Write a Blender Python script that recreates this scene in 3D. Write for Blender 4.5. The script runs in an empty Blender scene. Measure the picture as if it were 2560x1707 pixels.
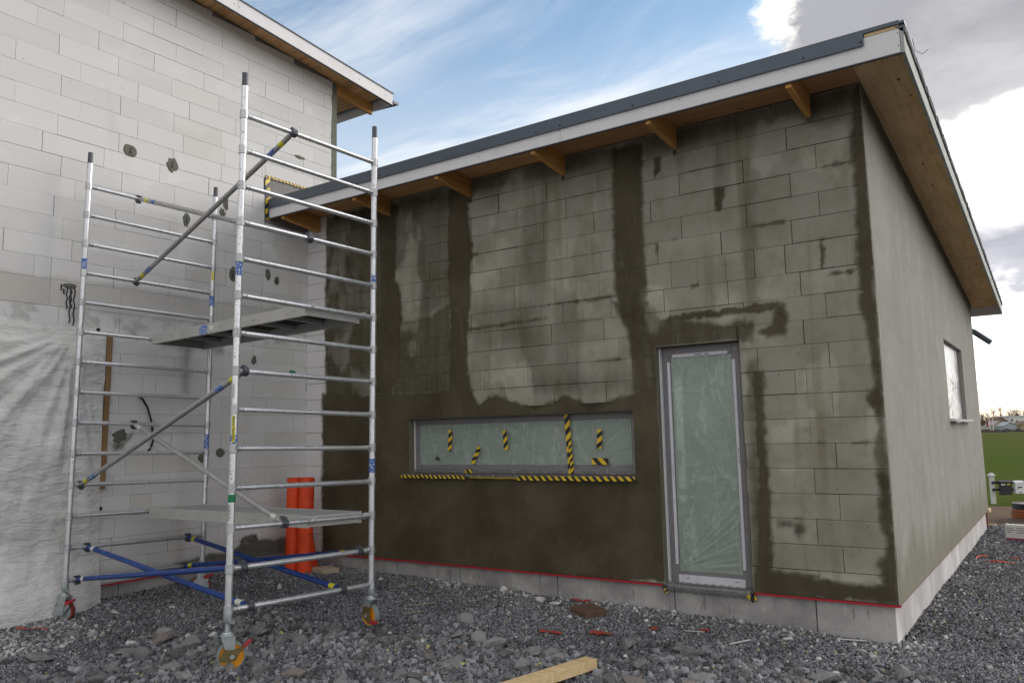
import bpy, math, random
import numpy as np
from mathutils import Vector, Matrix

random.seed(7)
RNG = np.random.default_rng(11)
scene = bpy.context.scene
COL = scene.collection

# ------------------------------------------------------------------ camera
cam_data = bpy.data.cameras.new('camera')
cam = bpy.data.objects.new('camera', cam_data)
COL.objects.link(cam)
r_ = (0.8219632757823769, 0.5691048227201196, -0.02227271922791014)
u_ = (0.08468472527498191, -0.08345210622892586, 0.9929069660703651)
f_ = (-0.5632094375720323, 0.818019221487281, 0.11678905217158742)
cam.matrix_world = Matrix(((r_[0], u_[0], -f_[0], 1.15196), (r_[1], u_[1], -f_[1], -6.705846),
                           (r_[2], u_[2], -f_[2], 1.323518), (0, 0, 0, 1)))
cam_data.sensor_width = 36.0
cam_data.lens = 28.147
cam_data.clip_start = 0.05
cam_data.clip_end = 3000
scene.camera = cam

# ------------------------------------------------------------------ world, sun, exposure
SUN_AZ, SUN_EL = math.radians(34), math.radians(24)     # azimuth from +Y towards +X
world = bpy.data.worlds.new('World')
scene.world = world
world.use_nodes = True
wn = world.node_tree
wn.nodes.clear()


class N:
    """tiny node builder"""
    def __init__(s, tree): s.t = tree

    def __call__(s, kind, ins=None, **props):
        n = s.t.nodes.new(kind)
        for k, v in props.items(): setattr(n, k, v)
        for k, v in (ins or {}).items():
            sock = n.inputs[k]
            if isinstance(v, bpy.types.NodeSocket): s.t.links.new(v, sock)
            else: sock.default_value = v
        return n

    def math(s, op, a, b=0.0, c=0.0, clamp=False):
        n = s.t.nodes.new('ShaderNodeMath'); n.operation = op; n.use_clamp = clamp
        for i, v in enumerate((a, b, c)):
            if isinstance(v, bpy.types.NodeSocket): s.t.links.new(v, n.inputs[i])
            else: n.inputs[i].default_value = v
        return n.outputs[0]

    def step(s, v, a, b, to0=0.0, to1=1.0):
        n = s.t.nodes.new('ShaderNodeMapRange'); n.interpolation_type = 'SMOOTHSTEP'
        vals = (v, a, b, to0, to1)
        for i, x in enumerate(vals):
            if isinstance(x, bpy.types.NodeSocket): s.t.links.new(x, n.inputs[i])
            else: n.inputs[i].default_value = x
        return n.outputs[0]

    def mix(s, fac, a, b, blend='MIX'):
        n = s.t.nodes.new('ShaderNodeMix'); n.data_type = 'RGBA'; n.blend_type = blend
        for sock, v in ((n.inputs[0], fac), (n.inputs[6], a), (n.inputs[7], b)):
            if isinstance(v, bpy.types.NodeSocket): s.t.links.new(v, sock)
            elif isinstance(v, (tuple, list)): sock.default_value = (*v[:3], 1)
            else: sock.default_value = v
        return n.outputs[2]

    def noise(s, vec, scale, detail=4, rough=0.55, dist=0.0):
        n = s.t.nodes.new('ShaderNodeTexNoise')
        if vec is not None: s.t.links.new(vec, n.inputs['Vector'])
        n.inputs['Scale'].default_value = scale; n.inputs['Detail'].default_value = detail
        n.inputs['Roughness'].default_value = rough; n.inputs['Distortion'].default_value = dist
        return n.outputs['Fac']

    def mapping(s, vec, scale=(1, 1, 1), rot=(0, 0, 0), loc=(0, 0, 0)):
        n = s.t.nodes.new('ShaderNodeMapping')
        s.t.links.new(vec, n.inputs['Vector'])
        n.inputs['Scale'].default_value = scale; n.inputs['Rotation'].default_value = rot
        n.inputs['Location'].default_value = loc
        return n.outputs[0]

    def ramp(s, fac, stops, interp='LINEAR'):
        n = s.t.nodes.new('ShaderNodeValToRGB'); n.color_ramp.interpolation = interp
        s.t.links.new(fac, n.inputs[0])
        e = n.color_ramp.elements
        e[0].position, e[0].color = stops[0][0], (*stops[0][1], 1)
        e[1].position, e[1].color = stops[-1][0], (*stops[-1][1], 1)
        for p, cc in stops[1:-1]:
            x = e.new(p); x.color = (*cc, 1)
        return n.outputs[0]


def build_world():
    n = N(wn)
    tc = n('ShaderNodeTexCoord')
    d = tc.outputs['Generated']
    sep = n('ShaderNodeSeparateXYZ', {0: d})
    X, Y, Z = sep.outputs
    sky = n('ShaderNodeTexSky', sky_type='NISHITA', sun_disc=False, sun_elevation=SUN_EL, sun_rotation=SUN_AZ,
            air_density=1.0, dust_density=0.6, ozone_density=1.6)
    zc = n.math('MAXIMUM', n.math('ADD', Z, 0.16), 0.05)
    px, py = n.math('DIVIDE', X, zc), n.math('DIVIDE', Y, zc)
    p = n('ShaderNodeCombineXYZ', {0: px, 1: py, 2: 0.0}).outputs[0]
    az = n.math('ARCTAN2', X, Y)
    el = n.math('ARCSINE', Z)
    # thin cirrus over the blue
    warp = n('ShaderNodeTexNoise', {'Vector': p, 'Scale': 0.7, 'Detail': 2.0}).outputs['Color']
    pw = n('ShaderNodeVectorMath', {0: p, 1: warp}, operation='ADD').outputs[0]
    c1 = n.noise(n.mapping(pw, (0.7, 1.9, 1), (0, 0, 0.95)), 1.7, 8, 0.62, 0.4)
    c2 = n.noise(n.mapping(pw, (1.0, 1.3, 1), (0, 0, 0.3)), 0.62, 5, 0.6, 0.3)
    cir = n.math('MULTIPLY', n.step(c1, 0.36, 0.74), n.step(c2, 0.34, 0.62))
    low = n.step(el, 0.58, 0.2)                       # milkier towards the horizon
    cir = n.math('ADD', n.math('MULTIPLY', cir, 0.72), n.math('MULTIPLY', low, 0.68), clamp=True)
    blue = n.mix(1.0, sky.outputs[0], (0.90, 1.06, 1.06), 'MULTIPLY')
    bright = n.mix(cir, blue, (5.6, 5.85, 6.2))
    # heavy cloud bank on the sun's side
    d2 = n.mapping(d, (1.0, 1.0, 1.9))
    n1 = n.noise(d2, 3.1, 9, 0.6, 0.25)
    n2 = n.noise(d2, 8.5, 7, 0.62, 0.2)
    n3 = n.noise(n.mapping(d, (1, 1, 4.2), (0, 0, 0), (3, 1, 2)), 2.6, 5, 0.55, 0.2)
    azw = n.math('ADD', az, n.math('ADD', n.math('MULTIPLY', n.math('SUBTRACT', n1, 0.5), 0.30),
                                   n.math('MULTIPLY', n.math('SUBTRACT', n2, 0.5), 0.16)))
    bank = n.math('MULTIPLY', n.step(azw, -0.285, -0.235), n.step(az, 2.3, 1.5))
    elw = n.math('ADD', el, n.math('ADD', n.math('MULTIPLY', n.math('SUBTRACT', n3, 0.5), 0.24),
                                   n.math('MULTIPLY', n.math('SUBTRACT', n2, 0.5), 0.16)))
    elv = n.math('ADD', elw, n.math('MULTIPLY', n.math('SUBTRACT', n1, 0.5), 0.12))
    prof = n.ramp(elv, [(0.0, (9.0, 7.6, 5.8)), (0.015, (11, 10.4, 9.4)), (0.04, (12.5, 12.5, 12.4)), (0.11, (12, 12, 12)),
                        (0.135, (4.2, 4.2, 4.6)), (0.185, (3.1, 3.1, 3.5)), (0.215, (5.6, 5.6, 5.9)),
                        (0.245, (12, 12, 11.8)), (0.30, (11, 11, 10.8)), (0.345, (4.2, 4.2, 4.3)), (0.43, (2.65, 2.65, 2.85)),
                        (0.62, (2.9, 2.95, 3.3)), (0.9, (3.4, 3.6, 4.2))])
    # silver lining along the bank's edge
    rim = n.math('MULTIPLY', n.step(azw, -0.205, -0.245), n.step(n2, 0.34, 0.60))
    prof = n.mix(n.math('MULTIPLY', rim, 0.9), prof, (12, 11.6, 10.8))
    # behind the camera and to the left: broken light cloud
    rest = n.step(n.math('ABSOLUTE', az), 1.5, 2.2)
    c3 = n.step(n.noise(p, 0.7, 8, 0.6, 0.3), 0.42, 0.62)
    bright = n.mix(n.math('MULTIPLY', rest, n.math('ADD', 0.45, n.math('MULTIPLY', c3, 0.5))), bright, (6.3, 6.05, 5.6))
    allsky = n.mix(bank, bright, prof)
    ground = n.mix(n.step(Z, -0.02, 0.0), (1.2, 1.15, 1.05), allsky)
    bgn = n('ShaderNodeBackground', {'Color': ground, 'Strength': 0.090})
    out = n('ShaderNodeOutputWorld', {0: bgn.outputs[0]})


build_world()
sun_data = bpy.data.lights.new('sun', 'SUN')
sun_data.energy = 1.1
sun_data.angle = math.radians(38)
sun_data.color = (1.0, 0.94, 0.86)
sun = bpy.data.objects.new('sun', sun_data)
COL.objects.link(sun)
sd = Vector((math.sin(SUN_AZ) * math.cos(SUN_EL), math.cos(SUN_AZ) * math.cos(SUN_EL), math.sin(SUN_EL)))
sun.rotation_euler = (-sd).to_track_quat('-Z', 'Y').to_euler()
sun.location = (12, 14, 12)
scene.view_settings.view_transform = 'Standard'
scene.view_settings.look = 'None'
scene.view_settings.exposure = 0.95
scene.view_settings.gamma = 1.0
scene.view_settings.use_curve_mapping = False
scene.render.engine = 'CYCLES'
scene.cycles.use_denoising = True
scene.cycles.max_bounces = 7
scene.cycles.transparent_max_bounces = 16

# ------------------------------------------------------------------ helpers
ORIGIN = {}


def tag(o, label=None, cat=None, group=None, kind=None):
    if label: o['label'] = label
    if cat: o['category'] = cat
    if group: o['group'] = group
    if kind: o['kind'] = kind
    return o


def thing(name, loc, label, cat, group=None):
    o = bpy.data.objects.new(name, None)
    o.empty_display_size = 0.1
    COL.objects.link(o)
    o.location = loc
    ORIGIN[o] = Vector(loc)
    return tag(o, label, cat, group)


def link_mesh(name, verts, faces, mats, parent=None, smooth=False, mat_idx=None, uvs=None, attrs=None, at=None):
    """verts are world coordinates; the object's origin goes to their middle (or to at)"""
    v = np.asarray(verts, dtype=float).reshape(-1, 3)
    c = Vector(at) if at is not None else Vector(((v.min(0) + v.max(0)) / 2).tolist())
    me = bpy.data.meshes.new(name)
    lv = v - np.array(c)
    me.from_pydata(lv.tolist(), [], faces if isinstance(faces, list) else faces.tolist())
    if not isinstance(mats, (list, tuple)): mats = [mats]
    for m in mats: me.materials.append(m)
    if mat_idx is not None: me.polygons.foreach_set('material_index', mat_idx)
    if uvs is not None:
        l = me.uv_layers.new(name='UVMap'); l.data.foreach_set('uv', np.asarray(uvs, dtype=float).ravel())
    for k, a in (attrs or {}).items():
        at_ = me.attributes.new(k, 'FLOAT', 'POINT'); at_.data.foreach_set('value', np.asarray(a, dtype=float))
    if smooth: me.polygons.foreach_set('use_smooth', [True] * len(me.polygons))
    me.update()
    o = bpy.data.objects.new(name, me)
    COL.objects.link(o)
    ORIGIN[o] = c
    if parent is not None:
        o.parent = parent
        o.location = c - ORIGIN[parent]
    else:
        o.location = c
    return o


class MB:
    def __init__(s): s.v = []; s.f = []; s.m = []

    def add(s, vs, fs, mi=0):
        b = len(s.v); s.v += [tuple(x) for x in vs]; s.f += [tuple(i + b for i in f) for f in fs]; s.m += [mi] * len(fs)
        return s

    def box(s, a, b, mi=0, T=None):
        x0, y0, z0 = a; x1, y1, z1 = b
        vs = [(x0, y0, z0), (x1, y0, z0), (x1, y1, z0), (x0, y1, z0), (x0, y0, z1), (x1, y0, z1), (x1, y1, z1), (x0, y1, z1)]
        if T: vs = [T(Vector(q)) for q in vs]
        return s.add(vs, [(3, 2, 1, 0), (4, 5, 6, 7), (0, 1, 5, 4), (1, 2, 6, 5), (2, 3, 7, 6), (3, 0, 4, 7)], mi)

    def hexa(s, bottom, top, mi=0):
        k = len(bottom)
        fs = [tuple(range(k))[::-1], tuple(range(k, 2 * k))] + [(i, (i + 1) % k, (i + 1) % k + k, i + k) for i in range(k)]
        return s.add(list(bottom) + list(top), fs, mi)

    def tube(s, p0, p1, r0, r1=None, seg=14, mi=0, caps=True):
        p0, p1 = Vector(p0), Vector(p1); r1 = r0 if r1 is None else r1
        w = (p1 - p0).normalized()
        a = w.orthogonal().normalized(); b = w.cross(a)
        ring = lambda p, r: [p + (a * math.cos(t) + b * math.sin(t)) * r for t in [2 * math.pi * i / seg for i in range(seg)]]
        vs = ring(p0, r0) + ring(p1, r1)
        fs = [(i, (i + 1) % seg, (i + 1) % seg + seg, i + seg) for i in range(seg)]
        if caps: fs += [tuple(range(seg))[::-1], tuple(range(seg, 2 * seg))]
        return s.add(vs, fs, mi)

    def lathe(s, base, axis, prof, seg=28, mi=0, caps=True):
        base, w = Vector(base), Vector(axis).normalized()
        a = w.orthogonal().normalized(); b = w.cross(a)
        vs = []
        for r, h in prof:
            vs += [base + w * h + (a * math.cos(2 * math.pi * i / seg) + b * math.sin(2 * math.pi * i / seg)) * r for i in range(seg)]
        fs = []
        for k in range(len(prof) - 1):
            fs += [(k * seg + i, k * seg + (i + 1) % seg, (k + 1) * seg + (i + 1) % seg, (k + 1) * seg + i) for i in range(seg)]
        if caps: fs += [tuple(range(seg))[::-1], tuple(range((len(prof) - 1) * seg, len(prof) * seg))]
        return s.add(vs, fs, mi)

    def path(s, pts, r, seg=8, mi=0):
        pts = [Vector(p) for p in pts]
        base = len(s.v)
        ref = Vector((0, 0, 1))
        for i, p in enumerate(pts):
            w = (pts[min(i + 1, len(pts) - 1)] - pts[max(i - 1, 0)]).normalized()
            if abs(w.dot(ref)) > 0.95: a = w.cross(Vector((1, 0, 0))).normalized()
            else: a = w.cross(ref).normalized()
            b = w.cross(a)
            s.v += [tuple(p + (a * math.cos(2 * math.pi * k / seg) + b * math.sin(2 * math.pi * k / seg)) * r) for k in range(seg)]
        for i in range(len(pts) - 1):
            for k in range(seg):
                s.f.append((base + i * seg + k, base + i * seg + (k + 1) % seg, base + (i + 1) * seg + (k + 1) % seg, base + (i + 1) * seg + k)); s.m.append(mi)
        return s

    def go(s, name, mats, parent=None, smooth=False, at=None):
        return link_mesh(name, s.v, s.f, mats, parent, smooth, s.m if isinstance(mats, (list, tuple)) and len(mats) > 1 else None, at=at)


def box(name, a, b, mat, parent=None, T=None):
    return MB().box(a, b, 0, T).go(name, mat, parent)


def autosmooth(o, ang=40):
    me = o.data
    me.polygons.foreach_set('use_smooth', [True] * len(me.polygons))
    me.set_sharp_from_angle(angle=math.radians(ang))
    return o


def bevel(o, w=0.003, seg=1):
    m = o.modifiers.new('bevel', 'BEVEL'); m.width = w; m.segments = seg; m.limit_method = 'ANGLE'
    return o


def fbm2(x, y, seed=0, octaves=4, f=1.0):
    """value noise, vectorised, 0..1"""
    out = np.zeros(np.broadcast(x, y).shape); amp = 1.0; tot = 0
    for o in range(octaves):
        xi, yi = np.floor(x * f).astype(int), np.floor(y * f).astype(int)
        xf, yf = x * f - xi, y * f - yi
        xf, yf = xf * xf * (3 - 2 * xf), yf * yf * (3 - 2 * yf)

        def h(a, b):
            n = (a * 374761393 + b * 668265263 + (seed + o) * 974634777) & 0x7fffffff
            n = ((n ^ (n >> 13)) * 1274126177) & 0x7fffffff
            return ((n ^ (n >> 16)) & 0xffff) / 65535.0
        v = (h(xi, yi) * (1 - xf) + h(xi + 1, yi) * xf) * (1 - yf) + (h(xi, yi + 1) * (1 - xf) + h(xi + 1, yi + 1) * xf) * yf
        out += v * amp; tot += amp; amp *= 0.5; f *= 2.03
    return out / tot


def smooth01(v, a, b):
    t = np.clip((v - a) / (b - a), 0, 1)
    return t * t * (3 - 2 * t)


# ------------------------------------------------------------------ materials
def new_mat(name):
    m = bpy.data.materials.new(name); m.use_nodes = True
    m.node_tree.nodes.clear()
    return m, N(m.node_tree)


def finish(n, color, rough=0.8, metal=0.0, bump=None, bump_dist=0.01, bump_str=1.0, extra=None):
    ins = {'Base Color': color if isinstance(color, bpy.types.NodeSocket) else (*color, 1), 'Roughness': rough, 'Metallic': metal}
    if rough > .65: ins['Specular IOR Level'] = .18
    ins.update(extra or {})
    p = n('ShaderNodeBsdfPrincipled', ins)
    if bump is not None:
        b = n('ShaderNodeBump', {'Height': bump, 'Distance': bump_dist, 'Strength': bump_str})
        n.t.links.new(b.outputs[0], p.inputs['Normal'])
    n('ShaderNodeOutputMaterial', {0: p.outputs[0]})
    return p


def simple(name, col, rough=0.7, metal=0.0, var=0.12, scale=18, dirt=0.0, dirt_col=(.12, .11, .09), bump=0.0, bscale=60, obj=0.0, extra=None, coat=None):
    """plain material with grain, per-object tone and dirt"""
    m, n = new_mat(name)
    pos = n('ShaderNodeNewGeometry').outputs['Position']
    nz = n.noise(pos, scale, 5)
    c = n.mix(1.0, (*col,), n.mix(nz, (1 - var,) * 3, (1 + var,) * 3), 'MULTIPLY')
    if obj:
        rnd = n('ShaderNodeObjectInfo').outputs['Random']
        c = n.mix(1.0, c, n.mix(rnd, (1 - obj,) * 3, (1 + obj,) * 3), 'MULTIPLY')
    if dirt:
        c = n.mix(n.math('MULTIPLY', n.step(n.noise(pos, scale * 0.35, 7, 0.65), 0.45, 0.75), dirt), c, dirt_col)
    finish(n, c, rough, metal, n.noise(pos, bscale, 5) if bump else None, 0.01, bump, extra)
    return m


def vstreak(n, pos, sx=5.0, sz=0.5, detail=5):
    return n.noise(n.mapping(pos, (sx, sx, sz)), 1.0, detail, 0.6)


def mat_primed_block():
    m, n = new_mat('primed_aerated_block')
    pos = n('ShaderNodeNewGeometry').outputs['Position']
    sep = n('ShaderNodeSeparateXYZ', {0: pos}); X, Y, Z = sep.outputs
    rnd = n('ShaderNodeObjectInfo').outputs['Random']
    base = n.mix(rnd, (.345, .34, .285), (.43, .42, .355))
    blotch = n.noise(pos, 3.2, 7, 0.62)
    base = n.mix(n.math('MULTIPLY', n.step(blotch, 0.4, 0.68), .75), base, (.285, .265, .205))
    fine = n.noise(pos, 22, 6, 0.7)
    base = n.mix(n.math('MULTIPLY', n.step(fine, 0.5, 0.8), 0.3), base, (.22, .20, .16))
    st = vstreak(n, pos, 5.5, 0.45)
    base = n.mix(n.math('MULTIPLY', n.step(st, 0.52, 0.7), 0.55), base, (.24, .205, .13))
    lite = vstreak(n, n.mapping(pos, (1, 1, 1), (0, .5, 0), (4, 0, 2)), 7, 1.6)
    base = n.mix(n.math('MULTIPLY', n.step(lite, 0.6, 0.75), 0.25), base, (.52, .51, .47))
    pits = n('ShaderNodeTexVoronoi', {'Vector': pos, 'Scale': 9.0}).outputs['Distance']
    base = n.mix(n.step(pits, 0.055, 0.035), base, (.07, .06, .05))
    # raw white blocks in the unprimed strip by the main house
    edge = n.math('ADD', X, n.math('MULTIPLY', n.math('SUBTRACT', n.noise(pos, 7, 5), 0.5), 0.14))
    raw = n.step(edge, -6.225, -6.24)
    c = n.mix(raw, base, n.mix(n.noise(pos, 5, 5), (.70, .685, .69), (.78, .77, .775)))
    b = n.math('ADD', n.noise(pos, 90, 5), n.math('MULTIPLY', n.noise(pos, 9, 4), 1.5))
    finish(n, c, 0.92, 0, b, 0.004, 0.35)
    return m


def mat_white_block():
    m, n = new_mat('white_aerated_block')
    pos = n('ShaderNodeNewGeometry').outputs['Position']
    sep = n('ShaderNodeSeparateXYZ', {0: pos}); X, Y, Z = sep.outputs
    rnd = n('ShaderNodeObjectInfo').outputs['Random']
    c = n.ramp(rnd, [(0, (.635, .63, .625)), (.4, (.67, .665, .66)), (.8, (.70, .695, .69)), (.95, (.665, .655, .635)), (1, (.62, .60, .565))])
    big = n.noise(n.mapping(pos, (1, 1, 1.7)), 1.3, 6, 0.6)
    c = n.mix(n.math('MULTIPLY', n.step(big, 0.5, 0.7), 0.55), c, (.72, .72, .72))
    sk = n.noise(n.mapping(pos, (1, .8, 2.6), (0, 0, 0), (5, 3, 1)), 1.6, 7, 0.62, .6)
    c = n.mix(n.math('MULTIPLY', n.step(sk, 0.6, 0.67), 0.5), c, (.77, .775, .775))
    # beige-grey stained courses above the sheet, and water runs below it
    zz = n.math('ADD', Z, n.math('MULTIPLY', n.math('SUBTRACT', n.noise(pos, 4, 5), 0.5), 0.16))
    band = n.math('MULTIPLY', n.step(zz, 2.58, 2.66), n.step(zz, 2.93, 2.87))
    c = n.mix(n.math('MULTIPLY', band, 0.6), c, (.46, .44, .41))
    band2 = n.math('MULTIPLY', n.step(zz, 2.42, 2.5), n.step(zz, 2.66, 2.58))
    c = n.mix(n.math('MULTIPLY', band2, n.math('MULTIPLY', n.step(n.noise(pos, 6, 5), .45, .6), 0.8)), c, (.44, .45, .43))
    st = vstreak(n, pos, 2.6, 0.4)
    c = n.mix(n.math('MULTIPLY', n.step(st, 0.6, 0.74), 0.3), c, (.50, .48, .45))
    low = n.step(n.math('ADD', Z, n.math('MULTIPLY', n.noise(pos, 3, 4), .5)), 0.7, 0.2)
    c = n.mix(n.math('MULTIPLY', low, 0.3), c, (.42, .41, .39))
    pits = n('ShaderNodeTexVoronoi', {'Vector': pos, 'Scale': 5.0}).outputs['Distance']
    c = n.mix(n.step(pits, 0.035, 0.02), c, (.13, .12, .12))
    scr = n.noise(n.mapping(pos, (3, 3, 70), (0.35, 0, 0)), 1.4, 3)
    b = n.math('ADD', n.noise(pos, 70, 5), scr)
    finish(n, c, 0.93, 0, b, 0.003, 0.4)
    return m


def mat_coat(name, dark, light, streak=True):
    """thin cement basecoat; 'cover' says how thickly it has been drawn over the blocks"""
    m, n = new_mat(name)
    pos = n('ShaderNodeNewGeometry').outputs['Position']
    cover = n('ShaderNodeAttribute', attribute_name='cover').outputs['Fac']
    big = n.noise(pos, 1.7, 6, 0.6)
    c = n.mix(n.step(big, 0.3, 0.75), dark, light)
    c = n.mix(n.math('MULTIPLY', n.step(n.noise(pos, 30, 5, .7), .5, .8), .35), c, tuple(x * 1.35 for x in light))
    tro = n.noise(n.mapping(pos, (2.2, 2.2, 1.1), (0, .6, 0)), 2.0, 7, 0.65, 1.2)
    c = n.mix(n.math('MULTIPLY', n.step(tro, .55, .72), .3), c, tuple(x * 1.5 for x in light))
    a = n.math('MULTIPLY', cover, n.math('ADD', 0.72, n.math('MULTIPLY', n.noise(pos, 14, 6, .7), 0.56)), clamp=True)
    stk = n.step(vstreak(n, pos, 9, .7), .38, .62)
    a = n.math('MULTIPLY', a, n.math('ADD', .84, n.math('MULTIPLY', stk, .2)), clamp=True)
    a = n.math('MAXIMUM', a, n.step(cover, 0.92, 0.98))
    bmp = n.math('ADD', n.noise(pos, 120, 4), n.math('ADD', n.math('MULTIPLY', tro, 1.2), n.math('MULTIPLY', cover, .25)))
    p = n('ShaderNodeBsdfPrincipled', {'Base Color': c, 'Roughness': 0.86, 'Alpha': a, 'Specular IOR Level': .2})
    b = n('ShaderNodeBump', {'Height': bmp, 'Distance': 0.006, 'Strength': 0.8})
    n.t.links.new(b.outputs[0], p.inputs['Normal'])
    n('ShaderNodeOutputMaterial', {0: p.outputs[0]})
    return m


def mat_side_render():
    m, n = new_mat('trowelled_grey_render')
    pos = n('ShaderNodeNewGeometry').outputs['Position']
    sep = n('ShaderNodeSeparateXYZ', {0: pos}); X, Y, Z = sep.outputs
    st = n.noise(n.mapping(pos, (1, 2.6, 0.22)), 1.0, 6, 0.58)
    c = n.mix(n.step(st, 0.36, 0.66), (.274, .270, .243), (.302, .298, .27))
    st2 = n.noise(n.mapping(pos, (1, 9, 0.9), (0, 0, 0), (0, 3, 0)), 1.0, 6, 0.6)
    c = n.mix(n.math('MULTIPLY', n.step(st2, .58, .82), .18), c, (.37, .365, .34))
    c = n.mix(n.math('MULTIPLY', n.step(n.noise(pos, 2.0, 7, .65), .5, .75), .5), c, (.20, .195, .17))
    arc = n.noise(n.mapping(pos, (1, 2.4, 1.6), (.5, 0, 0)), 1.4, 8, .66, 2.2)
    c = n.mix(n.math('MULTIPLY', n.step(arc, .50, .64), .45), c, (.365, .362, .335))
    cl = n.noise(n.mapping(pos, (1, 1.0, 1.3), (0, 0, 0), (9, 4, 2)), .9, 7, .62, .8)
    c = n.mix(n.math('MULTIPLY', n.step(cl, .46, .62), .4), c, (.225, .222, .195))
    c = n.mix(n.math('MULTIPLY', n.step(n.noise(pos, 45, 5, .7), .5, .75), .25), c, (.19, .185, .16))
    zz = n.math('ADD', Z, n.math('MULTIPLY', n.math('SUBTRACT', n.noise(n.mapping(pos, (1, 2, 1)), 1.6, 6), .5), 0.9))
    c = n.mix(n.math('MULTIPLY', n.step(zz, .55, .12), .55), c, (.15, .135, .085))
    # stain plus eaves shadow painted in where the wall meets the soffit
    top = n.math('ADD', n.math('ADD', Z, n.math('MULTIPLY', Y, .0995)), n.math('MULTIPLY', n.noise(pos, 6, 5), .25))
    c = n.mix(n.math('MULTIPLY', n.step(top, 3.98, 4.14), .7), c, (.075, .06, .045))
    b = n.math('ADD', n.noise(pos, 130, 4), n.math('MULTIPLY', n.noise(n.mapping(pos, (1, 3, .8)), 3, 5), 2.0))
    finish(n, c, 0.9, 0, b, 0.003, 0.4)
    return m


def mat_concrete(name, light, dark, streaks=.5):
    m, n = new_mat(name)
    pos = n('ShaderNodeNewGeometry').outputs['Position']
    rnd = n('ShaderNodeObjectInfo').outputs['Random']
    c = n.mix(n.step(n.noise(pos, 2.3, 6, .6), .32, .7), dark, light)
    c = n.mix(1.0, c, n.mix(rnd, (.9,) * 3, (1.1,) * 3), 'MULTIPLY')
    run = n.noise(n.mapping(pos, (26, 26, 5)), 1.0, 4, .6)
    c = n.mix(n.math('MULTIPLY', n.step(run, .60, .70), streaks), c, tuple(x * .5 for x in dark))
    run2 = n.noise(n.mapping(pos, (20, 20, 7), (0, 0, 0), (7, 2, 1)), 1.0, 4, .6)
    c = n.mix(n.math('MULTIPLY', n.step(run2, .62, .72), streaks * .7), c, tuple(min(1, x * 1.35) for x in light))
    finish(n, c, .88, 0, n.noise(pos, 60, 6, .6), .005, .4)
    return m


def mat_wood(name, base, dark, axis='X', scale=1.0, knots=.5, rough=.7):
    m, n = new_mat(name)
    pos = n('ShaderNodeNewGeometry').outputs['Position']
    rnd = n('ShaderNodeObjectInfo').outputs['Random']
    off = n('ShaderNodeCombineXYZ', {0: n.math('MULTIPLY', rnd, 17.0), 1: n.math('MULTIPLY', rnd, 9.0), 2: rnd}).outputs[0]
    p = n('ShaderNodeVectorMath', {0: pos, 1: off}, operation='ADD').outputs[0]
    st = {'X': (1.4, 26, 26), 'Y': (26, 1.4, 26), 'Z': (26, 26, 1.4)}[axis]
    g = n.noise(n.mapping(p, tuple(x * scale for x in st)), 1.0, 6, .6, .7)
    c = n.mix(n.step(g, .35, .7), base, dark)
    c = n.mix(1.0, c, n.mix(rnd, (.86,) * 3, (1.12,) * 3), 'MULTIPLY')
    big = n.noise(p, 1.8, 4)
    c = n.mix(n.math('MULTIPLY', n.step(big, .45, .75), .35), c, tuple(x * .8 for x in dark))
    ks = {'X': (4, 9, 9), 'Y': (9, 4, 9), 'Z': (9, 9, 4)}[axis]
    kv = n('ShaderNodeTexVoronoi', {'Vector': n.mapping(p, ks), 'Scale': 1.0}).outputs['Distance']
    c = n.mix(n.math('MULTIPLY', n.step(kv, .13, .06), knots), c, (.05, .022, .01))
    finish(n, c, rough, 0, g, .002, .3)
    return m


def mat_metal_tube(name='aluminium_tube', col=(.86, .87, .90), rough=.26, spat=.7):
    m, n = new_mat(name)
    pos = n('ShaderNodeNewGeometry').outputs['Position']
    rnd = n('ShaderNodeObjectInfo').outputs['Random']
    c = n.mix(n.noise(pos, 12, 6, .7), tuple(x * .72 for x in col), col)
    c = n.mix(1.0, c, n.mix(rnd, (.85,) * 3, (1.08,) * 3), 'MULTIPLY')
    sp = n.step(n.noise(pos, 60, 5, .7), .56, .60)
    sp = n.math('MULTIPLY', sp, n.step(n.noise(pos, 3.0, 4), .40, .58))
    dk = n.math('MULTIPLY', n.step(n.noise(n.mapping(pos, (1, 1, .6), (0, 0, 0), (3, 3, 3)), 90, 3), .63, .67), .85)
    c = n.mix(n.math('MULTIPLY', sp, spat), c, (.74, .74, .73))
    c = n.mix(dk, c, (.08, .08, .09))
    met = n.math('SUBTRACT', .85, n.math('MULTIPLY', sp, .9), clamp=True)
    ro = n.math('ADD', rough, n.math('MULTIPLY', n.noise(pos, 25, 5), .22))
    p = finish(n, c, .4, 0.9, n.noise(pos, 60, 5, .7), .002, .35)
    n.t.links.new(met, p.inputs['Metallic']); n.t.links.new(ro, p.inputs['Roughness'])
    return m


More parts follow.
